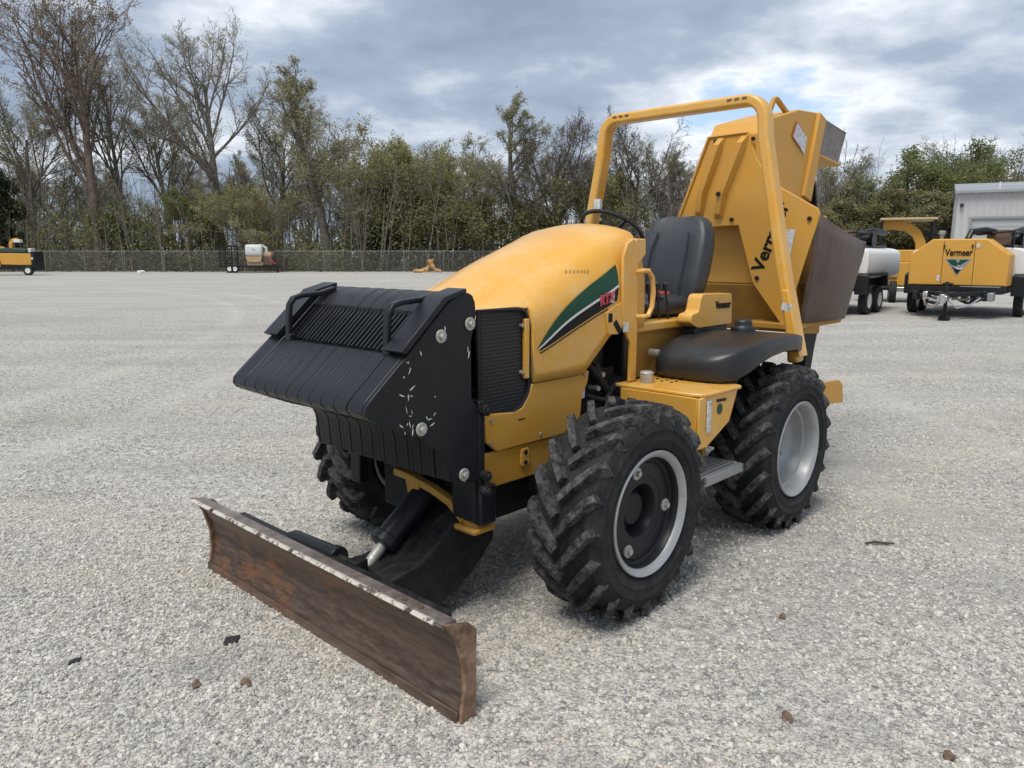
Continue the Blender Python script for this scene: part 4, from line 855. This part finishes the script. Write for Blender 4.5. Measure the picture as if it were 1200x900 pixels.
def woodland():
    """undergrowth and saplings too tangled to count"""
    rng = np.random.default_rng(8); vs, qs, ms, o = [], [], [], 0
    def band(n, u0, u1, d0, d1, zmax, size, mat, pw):
        nonlocal o
        u = rng.uniform(u0, u1, n); d = rng.uniform(d0, d1, n)
        wv = .62+.25*np.sin(u*.013+1)+.18*np.sin(u*.041+d*.2)+.12*np.sin(u*.11)
        z = zmax*np.clip(wv, .3, 1.2)*rng.uniform(0, 1, n)**pw
        x = (u-600)/FPX*(d*math.cos(PITCH)); c = np.stack([x, d, z], 1); a = unit(rng.normal(size=(n, 3))); b = unit(np.cross(a, rng.normal(size=(n, 3)))); s = (size*rng.uniform(.5, 1.5, n))[:, None]
        V = np.stack([c-a*s-b*s*.6, c+a*s*.3-b*s*.5, c+a*s+b*s*.5, c-a*s*.3+b*s*.6], 1).reshape(-1, 3)
        vs.append(V); qs.append(np.arange(n*4).reshape(-1, 4)+o); ms.append(np.full(n, mat)); o += len(V)
    band(15000, -120, 900, 73, 88, 4.6, .15, 0, 1.5); band(12000, -120, 900, 68, 74, 2.8, .11, 0, 1.7); band(11000, -120, 900, 88, 108, 5.5, .24, 0, 1.4)
    band(18000, -120, 900, 68, 80, 6.5, .11, 1, .8); band(16000, -120, 900, 70, 85, 8.5, .10, 2, .8); band(12000, -120, 900, 69, 85, 9, .09, 4, .7)
    band(26000, 930, 1330, 58, 74, 6, .22, 0, 1.1); band(8000, 930, 1330, 56, 66, 6, .15, 1, .9); band(16000, 930, 1330, 74, 95, 8, .30, 0, 1.0)
    n = 1500; u = np.concatenate([rng.uniform(-120, 900, 1100), rng.uniform(930, 1330, 400)]); d = np.concatenate([rng.uniform(68, 100, 1100), rng.uniform(57, 85, 400)])
    p0 = np.stack([(u-600)/FPX*d*math.cos(PITCH), d, np.zeros(n)], 1); dr = unit(np.array([0, 0, 1.])+rng.normal(size=(n, 3))*.10); Ln = rng.uniform(4, 11, n)
    P = [p0]
    for k in range(4): P.append(P[-1]+dr*(Ln/4)[:, None]); dr = unit(dr+rng.normal(size=(n, 3))*.06)
    P = np.stack(P, 1); Rr = rng.uniform(.025, .075, n)[:, None]*np.linspace(1, .3, 5)[None, :]
    v, q = tubes(P, Rr, 4); vs.append(v); qs.append(q+o); ms.append(np.full(len(q), 3)); o += len(v)
    P2, R2, L2 = grow(rng, P, Rr, Ln, 7, .25, 1.0, 42, .28, 3, .2, .15, .6)
    v, q = tubes(P2, np.maximum(R2, .011), 3); vs.append(v); qs.append(q+o); ms.append(np.full(len(q), 3)); o += len(v)
    P3, R3, L3 = grow(rng, P2, R2, L2, 3, .2, 1.0, 42, .6, 2, .1, .18, .6)
    v, q = tubes(P3, np.maximum(R3, .010), 3); vs.append(v); qs.append(q+o); ms.append(np.full(len(q), 3)); o += len(v)
    me = fast_mesh('undergrowth', np.concatenate(vs), np.concatenate(qs), np.concatenate(ms))
    for m in ('leaf_dark', 'leaf_olive', 'leaf_green', 'bark', 'leaf_yellow'): me.materials.append(M[m])
    ob = bpy.data.objects.new('undergrowth', me); link(ob); tag(ob, 'dark tangled undergrowth and saplings behind the fence', 'undergrowth', kind='stuff')
woodland()
# ------------------------------------------------------------------ chain-link fence
def fence():
    d = gd(318.5); x0, x1 = at(-40, d).x, at(800, d).x; H = 1.83
    o = thing('chain_link_fence', 'long grey chain-link fence along the edge of the wood', 'fence', (x0, d, 0)); W = x1-x0
    MB().add([(0, 0, .03), (W, 0, .03), (W, 0, H), (0, 0, H)], [(0, 1, 2, 3)]).build('wire_mesh', 'fabric', o, smooth=0)
    MB().cyl((0, .03, H), (W, .03, H), .021, k=8).build('top_rail', 'galv', o)
    me = MB().cyl((0, .045, 0), (0, .045, H+.06), .034, k=8).lathe([(H+.05, .045), (H+.10, .03), (H+.11, 0)], (0, .045, 0), 'z', 8).mesh('post'); me.materials.append(M['galv'])
    n = int(W/3.55)
    for i in range(n+1):
        p = bpy.data.objects.new('post', me); link(p, o); p.location = (i*W/n, 0, 0)
fence()
# ------------------------------------------------------------------ metal building
def building():
    d = 42.0; c = at(1113, d); W, D, H = 16.0, 14.0, 4.95
    o = thing('metal_building', 'pale grey corrugated metal building with roll-up door at the right edge', 'building', (c.x, d, 0), R(-29))
    def wall(name, a, b, hgt, holes=None):
        # ribbed sheet: trapezoid ribs every 0.3 m
        a, b = Vector(a), Vector(b); L_ = (b-a).length; t = (b-a)/L_; nrm = Vector((t.y, -t.x, 0)); pts = []; s = 0
        while s < L_-.01:
            for ds, h in ((0, 0), (.20, 0), (.225, .03), (.275, .03), (.30, 0)):
                if s+ds <= L_: pts.append((s+ds, h))
            s += .30
        if pts[-1][0] < L_-1e-4: pts.append((L_, 0))
        P = [a+t*q+nrm*h for q, h in pts]; v = [(p.x, p.y, z) for z in (a.z, a.z+hgt) for p in P]; n = len(P)
        return MB().add(v, [(i, i+1, n+i+1, n+i) for i in range(n-1)]).build(name, 'siding', o, smooth=0)
    x0, x1, zt = .75, 4.3, 3.45
    wall('wall', (0, 0, 0), (x0-.05, 0, 0), H); wall('wall', (x1+.05, 0, 0), (W, 0, 0), H); wall('wall', (x0-.05, 0, zt+.05), (x1+.05, 0, zt+.05), H-zt-.05)
    wall('wall', (0, D, 0), (0, 0, 0), H)
    MB().add([(W, 0, 0), (W, D, 0), (W, D, H), (W, 0, H), (0, D, 0), (0, D, H)], [(0, 1, 2, 3), (1, 4, 5, 2)]).build('wall', 'siding', o, smooth=0)
    MB().prism([(-.15, H-.02), (D/2, H+.9), (D+.15, H-.02), (D+.15, H-.10), (D/2, H+.82), (-.15, H-.10)], 'x', -.15, W+.15).build('roof', 'roofing', o)
    MB().prism([(0, H-.12), (D, H-.12), (D/2, H+.80)], 'x', -.03, .02).build('gable', 'siding', o)
    MB().box(-.17, W+.17, -.27, -.15, H-.14, H+.01).build('gutter', 'roofing', o, .01)
    dr = MB()
    for k in range(8): dr.box(x0, x1, .05, .09, k*zt/8+.012, (k+1)*zt/8-.012)
    dd = dr.box(x0, x1, .075, .10, 0, zt).build('roll_up_door', 'door', o)
    MB().box(x0-.12, x0, -.05, .12, 0, zt+.1).box(x1, x1+.12, -.05, .12, 0, zt+.1).box(x0-.12, x1+.12, -.051, .12, zt, zt+.12).build('door_frame', 'galv', o)
    MB().box(.12, .30, -.22, -.04, 4.1, 4.28).build('wall_lamp', 'black_plastic', o, .02)
    MB().cyl((1.9, .6, H+.05), (1.9, .6, H+.45), .05, k=8).build('vent_pipe', 'white', o)
building()
# ------------------------------------------------------------------ vacuum trailers at the right
def wheel_part(parent, x, y, r, w, rim='white'):
    t = MB().lathe([(-w/2, r*.55), (-w/2, r*.9), (-w*.4, r), (w*.4, r), (w/2, r*.9), (w/2, r*.55)], (x, y, r), 'x', 24).build('wheel', 'rubber', parent, smooth=30)
    MB().lathe([(-w*.42, .01), (-w*.42, r*.3), (-w*.5, r*.58), (w*.5, r*.58), (w*.42, r*.3), (w*.42, .01)], (x, y, r), 'x', 18).build('rim', rim, t, smooth=30)
    return t
def vac_trailer(loc, rz, label):
    o = thing('vacuum_trailer', label, 'trailer', loc, rz, 'white tank vacuum trailers')
    prof = [(-1.30, .82), (-1.30, 1.60), (-.72, 2.0), (.66, 2.0), (1.24, 1.60), (1.24, .82)]
    b = MB().prism(prof, 'y', 0, .9).build('engine_cover', 'yellow_worn', o, .03)
    for x in (-.42, .38): MB().box(x-.006, x+.006, -.004, .002, .86, 1.95).build('panel_seam', 'decal_black', b)
    for x in (-.40, .32): MB().box(x-.02, x+.02, -.05, 0, 1.76, 1.86).build('latch', 'black_plastic', b, .008)
    MB().box(.42, .50, -.012, 0, 1.78, 1.87).build('sticker', 'sticker', b)
    MB().box(-.53, -.46, -.008, 0, .93, 1.08).build('sticker', 'sticker', b)
    face = frame_mtx((-.02, -.010, 1.65), (1, 0, 0), (0, 0, 1))
    lettering('Vermeer', .24, 'decal_black', b, face, bold=.006, width=.70)
    o.scale = (.88, 1, 1)
    # triangular emblem: pale shield, green and black wings, white sweep
    def em(pts, mat, dy): MB().prism([(x-.02, z) for x, z in pts], 'y', -.003-dy, -.002).build('emblem', mat, b, smooth=0)
    em([(-.34, 1.50), (.34, 1.50), (.0, 1.06)], 'galv', .001)
    em([(-.29, 1.475), (-.06, 1.475), (.02, 1.36), (-.05, 1.28), (-.14, 1.31)], 'green', .003)
    em([(.06, 1.475), (.28, 1.475), (.06, 1.33), (.0, 1.38)], 'green', .003)
    em([(-.15, 1.30), (.02, 1.22), (.10, 1.23), (.0, 1.10)], 'decal_black', .003)
    em([(-.18, 1.36), (-.10, 1.30), (.06, 1.25), (.16, 1.30), (.10, 1.23), (.0, 1.24)], 'decal_white', .005)
    fr = MB().box(-1.2, 1.15, -.05, 4.6, .62, .80).box(-.1, .1, -1.3, .0, .55, .68)
    fr.bar([(-.9, 0, .65), (0, -1.1, .62)], .1, .12, (0, 0, 1)).bar([(.9, 0, .65), (0, -1.1, .62)], .1, .12, (0, 0, 1)).box(-1.3, 1.22, -.03, .2, .68, .80)
    fr.build('frame', 'black', o, .01)
    MB().box(.10, 1.1, -.04, -.02, .79, .815).build('silver_trim', 'chrome', o)
    MB().cyl((0, -1.15, .1), (0, -1.15, .95), .05, k=10).box(-.13, .13, -1.25, -1.05, .0, .10).cyl((-.12, -1.15, .9), (.14, -1.15, .9), .03, k=8).build('tongue_jack', 'grime', o, .01)
    MB().box(-.12, .12, -1.6, -1.3, .50, .62).cyl((0, -1.55, .45), (0, -1.55, .66), .09, k=12).build('hitch', 'chrome', o, .01)
    ch = MB(); 
    for s in (-1, 1): ch.tube([(s*.06, -1.3, .52), (s*.30, -1.25, .33), (s*.55, -1.0, .38), (s*.72, -.5, .55)], .025, 6)
    ch.build('safety_chain', 'chrome', o)
    for s in (-1, 1):
        MB().cyl((s*.75, -.15, .58), (s*.75, .05, .58), .12, k=12).tube([(s*.75, -.15, .58), (s*.4, -.5, .50), (s*.1, -.9, .52)], .03, 6).build('hose', 'galv', o)
    cl_ = random.Random(3)
    for k in range(9):
        x = -.95+.24*k+cl_.uniform(-.06, .06); MB().box(x-.07, x+.07, -.25-cl_.uniform(0, .2), -.05, .50+cl_.uniform(-.1, .05), .64+cl_.uniform(0, .05)).build('fitting', cl_.choice(('grime', 'chrome', 'galv', 'black')), o, .015)
    MB().tube([(-.9, -.2, .60), (-.7, -.32, .42), (-.4, -.35, .36), (-.2, -.5, .45), (-.1, -.9, .55)], .04, 8).tube([(.9, -.2, .60), (.6, -.3, .45), (.35, -.3, .40), (.2, -.6, .5)], .035, 8).build('hose', 'black_plastic', o)
    # tank
    tk = MB(); tk.loft([[(1.52*c_, y, 1.36+.44*s_*(1 if True else 1)) for c_, s_ in [(math.copysign(abs(math.cos(t))**.35, math.cos(t)), math.copysign(abs(math.sin(t))**.35, math.sin(t))) for t in [2*math.pi*k/32 for k in range(32)]]] for y in (1.0, 1.05, 4.3, 4.35)], closed=True)
    t_ = tk.build('water_tank', 'white', o, .03)
    pass
    for s in (-1, 1):
        for y in (1.35, 2.35): wheel_part(o, s*1.42, y, .37, .24)
        MB().prism([(.80, .72), (.86, 1.06), (1.0, 1.12), (2.7, 1.12), (2.84, 1.06), (2.9, .72), (2.82, .72), (2.7, 1.03), (1.0, 1.03), (.88, .72)], 'x', s*1.26, s*1.60).box(s*1.26, s*1.29, .88, 2.8, .72, 1.05).box(s*1.24, s*1.60, .80, .83, .55, 1.05).build('fender', 'black', o, .01)
    # boom, hose reel and clutter on top
    MB().tube([(.1, .4, 2.0), (.15, .5, 2.18), (.45, .9, 2.22), (.9, 1.5, 2.12), (1.2, 2.2, 2.25), (1.3, 3.2, 2.2)], .085, 10).build('suction_boom', 'black', o)
    MB().box(.45, 1.0, 1.1, 1.7, 1.78, 2.24).build('control_box', 'brown_stone', o, .02)
    MB().lathe([(-.3, .17), (.3, .17)], (.9, 2.4, 2.02), 'x', 20, cap=True).lathe([(-.33, .23), (-.30, .23)], (.9, 2.4, 2.02), 'x', 20, cap=True).lathe([(.3, .23), (.33, .23)], (.9, 2.4, 2.02), 'x', 20, cap=True).build('hose_reel', 'black', o)
    MB().box(-.1, 1.15, 1.0, 4.0, 1.79, 1.86).tube([(.2, 1.0, 2.12), (1.15, 1.0, 2.2), (1.15, 3.8, 2.2), (.2, 3.8, 2.1)], .03, 6).tube([(1.15, 1.0, 1.8), (1.15, 1.0, 2.2)], .03, 6).build('top_rack', 'black', o)
    MB().cyl((-.58, .4, 2.0), (-.58, .4, 2.12), .06, k=12).lathe([(2.12, .10), (2.20, .10), (2.22, .07), (2.22, 0)], (-.58, .4, 0), 'z', 14).build('air_intake', 'galv', o)
    return o
dT = gd(371)
p0 = at(1117, dT-.3); vac_trailer((p0.x, p0.y, 0), R(-40), 'yellow-fronted vacuum trailer with black lettering and emblem, parked before the metal building')
p1 = at(938, dT+.5); vac_trailer((p1.x, p1.y, 0), R(-40), 'vacuum trailer mostly hidden behind the rust brown side sheet, white tank showing')
# ------------------------------------------------------------------ chipper with curved chute between the trailers
def chute_chipper():
    d = 26.0; c = at(1052, d); o = thing('wood_chipper', 'yellow wood chipper with curved discharge chute standing between the two vacuum trailers', 'wood chipper', (c.x, c.y, 0), R(-25))
    MB().box(-.9, .6, -.4, .8, .55, 1.35).prism([(-.9, 1.35), (.6, 1.35), (.4, 1.75), (-.6, 1.75)], 'y', -.3, .7).build('engine_housing', 'yellow_worn', o, .03)
    MB().box(-.55, -.1, -.47, -.40, .85, 1.15).build('tan_panel', 'tan', o, .01)
    MB().bar([(.55, .0, 1.5), (.52, .0, 2.0), (.38, .0, 2.30), (.1, .0, 2.50), (-.3, .0, 2.58), (-.7, .0, 2.56)][::-1], .34, .30, (0, 1, 0)).build('discharge_chute', 'yellow_worn', o, .02)
    MB().box(-.75, .95, -.5, 1.2, 2.72, 2.80).build('canopy', 'tan', o, .02)
    for x, y in ((-.68, -.4), (.88, -.4), (-.68, 1.1), (.88, 1.1)): MB().box(x-.04, x+.04, y-.04, y+.04, .5, 2.73).build('canopy_post', 'black', o)
    MB().box(-1.35, -1.0, -.1, .9, .9, 2.3).build('dark_screen', 'black_plastic', o, .02)
    MB().box(-1.3, 1.2, -.35, .9, .40, .56).build('frame', 'black', o, .02)
    for s in (-.5, 1.0): wheel_part(o, -.2, s, .36, .22); 
    MB().box(-.3, .5, -.5, -.42, .36, .52).build('bumper', 'chrome', o, .02)
chute_chipper()
# ------------------------------------------------------------------ far machines by the fence
def far_chipper():
    d = gd(322.5); c = at(12, d); o = thing('brush_chipper', 'yellow machine with dark green cover and raised chute at the far left edge', 'machine', (c.x, c.y, 0), R(4))
    k = d/FPX
    MB().box(-2.6, -.25, -.7, .8, .62, 1.95).prism([(-2.6, 1.95), (-.45, 1.95), (-.6, 2.15), (-2.6, 2.15)], 'y', -.6, .7).build('engine_housing', 'yellow', o, .05)
    MB().prism([(-.2, .80), (-.35, 1.65), (2.02, 1.60), (1.98, .75)], 'y', -.65, .75).build('infeed_hood', 'yellow_worn', o, .04)
    MB().prism([(-.45, 1.70), (-.30, 2.0), (.4, 2.05), (1.6, 1.92), (1.62, 1.72)], 'y', -.6, .7).build('green_cover', 'canvas', o, .04)
    MB().bar([(.35, 0, 1.9), (.35, 0, 2.35), (.5, 0, 2.58), (.85, 0, 2.66)], .34, .26, (0, 1, 0)).build('raised_chute', 'yellow_worn', o, .03)
    MB().box(.6, 1.08, -.2, .2, 2.42, 2.66).build('chute_cap', 'white', o, .03)
    MB().box(-2.5, 2.1, -.6, .7, .45, .78).build('frame', 'black', o, .02)
    MB().box(1.98, 2.22, -.66, .72, .35, 1.75).build('tail_panel', 'black', o, .03)
    MB().box(2.02, 2.14, -.69, -.665, 1.18, 1.34).build('tail_lamp', 'white', o); MB().box(1.62, 1.86, -.3, .3, 1.70, 2.0).build('feed_bar', 'white', o, .03)
    for x in (-1.7, 1.95): wheel_part(o, 0, 0, .36, .22).parent = o
    for ch, x in zip([c_ for c_ in o.children if c_.name.startswith('wheel')], (-1.9, 1.75)):
        ch.rotation_euler = (0, 0, R(90)); ch.location = (x, -.72, 0)
far_chipper()
def tank_trailer():
    d = gd(319.5); c = at(291, d); o = thing('tank_trailer', 'black tandem-axle trailer carrying a white tank, parked at the fence', 'trailer', (c.x, c.y, 0), R(3))
    MB().box(-2.1, 1.7, -.85, .85, .48, .62).bar([(1.6, -.7, .55), (2.7, 0, .55)], .09, .10, (0, 0, 1)).bar([(1.6, .7, .55), (2.7, 0, .55)], .09, .10, (0, 0, 1)).build('bed', 'black', o, .01)
    g = MB().box(-2.12, -2.04, -.85, -.78, .5, 2.25).box(-2.12, -2.04, .78, .85, .5, 2.25).box(-1.1, -1.02, -.85, -.78, .5, 2.25).box(-1.1, -1.02, .78, .85, .5, 2.25).box(-2.12, -1.02, -.85, -.80, 2.17, 2.25).box(-2.12, -1.02, .80, .85, 2.17, 2.25)
    for k in range(6): g.box(-2.1, -1.05, -.84, -.80, .75+.25*k, .80+.25*k)
    for k in range(5): g.box(-1.9+.17*k, -1.86+.17*k, -.83, -.79, .55, 2.2)
    g.build('ramp_cage', 'black', o)
    sec = lambda x, e: [(x, .72*e*math.copysign(abs(math.cos(t))**.45, math.cos(t)), 1.88+.50*e*math.copysign(abs(math.sin(t))**.45, math.sin(t))) for t in [2*math.pi*k/24 for k in range(24)]]
    t_ = MB().loft([sec(.02, .9), sec(.08, 1), sec(1.30, 1), sec(1.38, .9)], closed=True).build('tank', 'white', o, smooth=45)
    MB().box(.65, .85, -.74, -.70, 1.92, 2.0).build('tank_badge', 'galv', t_)
    MB().prism([(.0, 1.42), (1.4, 1.42), (1.25, .90), (.15, .90)], 'y', -.6, .6).build('hopper', 'tan', o, .02)
    MB().box(.1, 1.4, -.5, .5, .62, .90).build('skid', 'tan', o, .02)
    MB().bar([(1.25, 0, 2.3), (1.65, 0, 2.1), (1.70, 0, 1.5)], .5, .10, (0, 1, 0)).build('tank_strap', 'white', o, .01)
    MB().box(1.45, 2.1, -.4, .4, 1.42, 1.75).build('pump_engine', 'tan', o, .03); MB().box(1.35, 2.2, -.45, .45, .62, 1.40).build('pump_frame', 'rust', o, .04)
    MB().tube([(1.9, -.4, 1.4), (2.1, -.42, 1.0), (2.4, -.3, .75)], .06, 8).build('hose', 'decal_red', o)
    for x in (-1.25, -.80):
        w_ = wheel_part(o, 0, 0, .34, .22); w_.rotation_euler = (0, 0, R(90)); w_.location = (x, -.92, 0)
    MB().prism(arc((-1.02, .62), .62, 20, 160, 8)+arc((-1.02, .62), .56, 160, 20, 8), 'y', -1.05, -.82).build('fender', 'black', o)
    MB().box(2.45, 2.53, -.05, .05, .05, .55).box(2.38, 2.60, -.1, .1, 0, .06).build('tongue_jack', 'grime', o)
tank_trailer()
def log_heap():
    d = gd(319.6); rnd = random.Random(9); c = at(503, d)
    logs = [(-.9, .0, .14, .9, .06, 'lowest log, lying flat at the left of the pale heap'), (-.35, .2, .22, 1.1, .35, 'log leaning in the middle of the pale heap by the fence'), (.05, .1, .42, 1.2, 1.05, 'split log standing steepest in the pale heap'), (.28, -.1, .45, 1.15, -1.0, 'split log leaning the other way in the pale heap'), (.6, .15, .2, .9, -.3, 'short log at the right end of the pale heap')]
    for i, (x, y, z, L_, a, lab) in enumerate(logs):
        dx, dz = math.cos(a)*L_/2, math.sin(a)*L_/2; r = .13+.05*rnd.random()
        pts = [(-dx, 0, -dz), (-dx*.3, .02, -dz*.3+.02), (dx*.4, -.02, dz*.4), (dx, 0, dz)]
        o = MB().tube(pts, [r, r*1.05, r*.95, r*.7], 9).build('log', 'wood', None, .01); o.location = (c.x+x, c.y+y, max(z, abs(dz)+r*.7)); tag(o, lab, 'log', 'pale splintered logs by the fence')
log_heap()
# ------------------------------------------------------------------ small litter on the gravel
def blob(name, u, v, r, mat, label, cat, sq=.5, seed=0):
    d = gd(v); c = at(u, d); rng = np.random.default_rng(seed); bm = bmesh.new(); bmesh.ops.create_icosphere(bm, subdivisions=2, radius=1)
    ph = rng.normal(size=(4, 3))*1.6
    for q in bm.verts:
        k = 1+.13*sum(math.sin(float(np.dot(p, q.co))*2+i) for i, p in enumerate(ph)); q.co = Vector((q.co.x*k*r, q.co.y*k*r*.75, q.co.z*k*r*sq))
    me = bpy.data.meshes.new(name); bm.to_mesh(me); bm.free()
    o = mkobj(name, me, mat, smooth=40); o.location = (c.x, c.y, r*sq*.55); o.rotation_euler = (0, 0, rng.uniform(0, 3)); tag(o, label, cat)
blob('stone', 917, 724, .022, 'brown_stone', 'small brown stone on the gravel right of the front wheel', 'stone', .6, 1)
blob('stone', 921, 842, .026, 'brown_stone', 'brown clod on the gravel in the lower right', 'stone', .5, 2)
blob('stone', 1111, 888, .024, 'brown_stone', 'brown stone near the lower right corner', 'stone', .6, 3)
blob('stone', 230, 804, .022, 'brown_stone', 'reddish stone on the gravel in front of the blade', 'stone', .6, 4)
blob('stone', 88, 776, .026, 'scrap', 'flat dark chip on the gravel at the lower left', 'stone', .3, 5)
blob('stone', 288, 802, .024, 'brown_stone', 'pinkish stone close in front of the blade', 'stone', .6, 6)
blob('paper_litter', 165, 320.5, .32, 'white', 'scrap of white litter at the foot of the fence', 'litter', .6, 7)
def scrap():
    c = at(271, gd(752)); o = MB().prism([(-.036, -.022), (-.01, -.030), (.026, -.022), (.04, .018), (.012, .021), (-.018, .028)], 'z', .004, .013).build('rubber_scrap', 'scrap', None, .003); o.location = (c.x, c.y, 0); o.rotation_euler = (R(8), R(-6), .4)
    tag(o, 'dark flat scrap of rubber lying left of the blade', 'scrap')
    c = at(1030, gd(639)); o = MB().tube([(-.08, 0, .012), (-.02, .006, .018), (.04, -.004, .014), (.09, .004, .010)], [.006, .008, .007, .004], 6).build('stick', 'stick'); o.location = (c.x, c.y, 0); tag(o, 'short dark stick on the gravel right of the rear wheel', 'stick')
scrap()
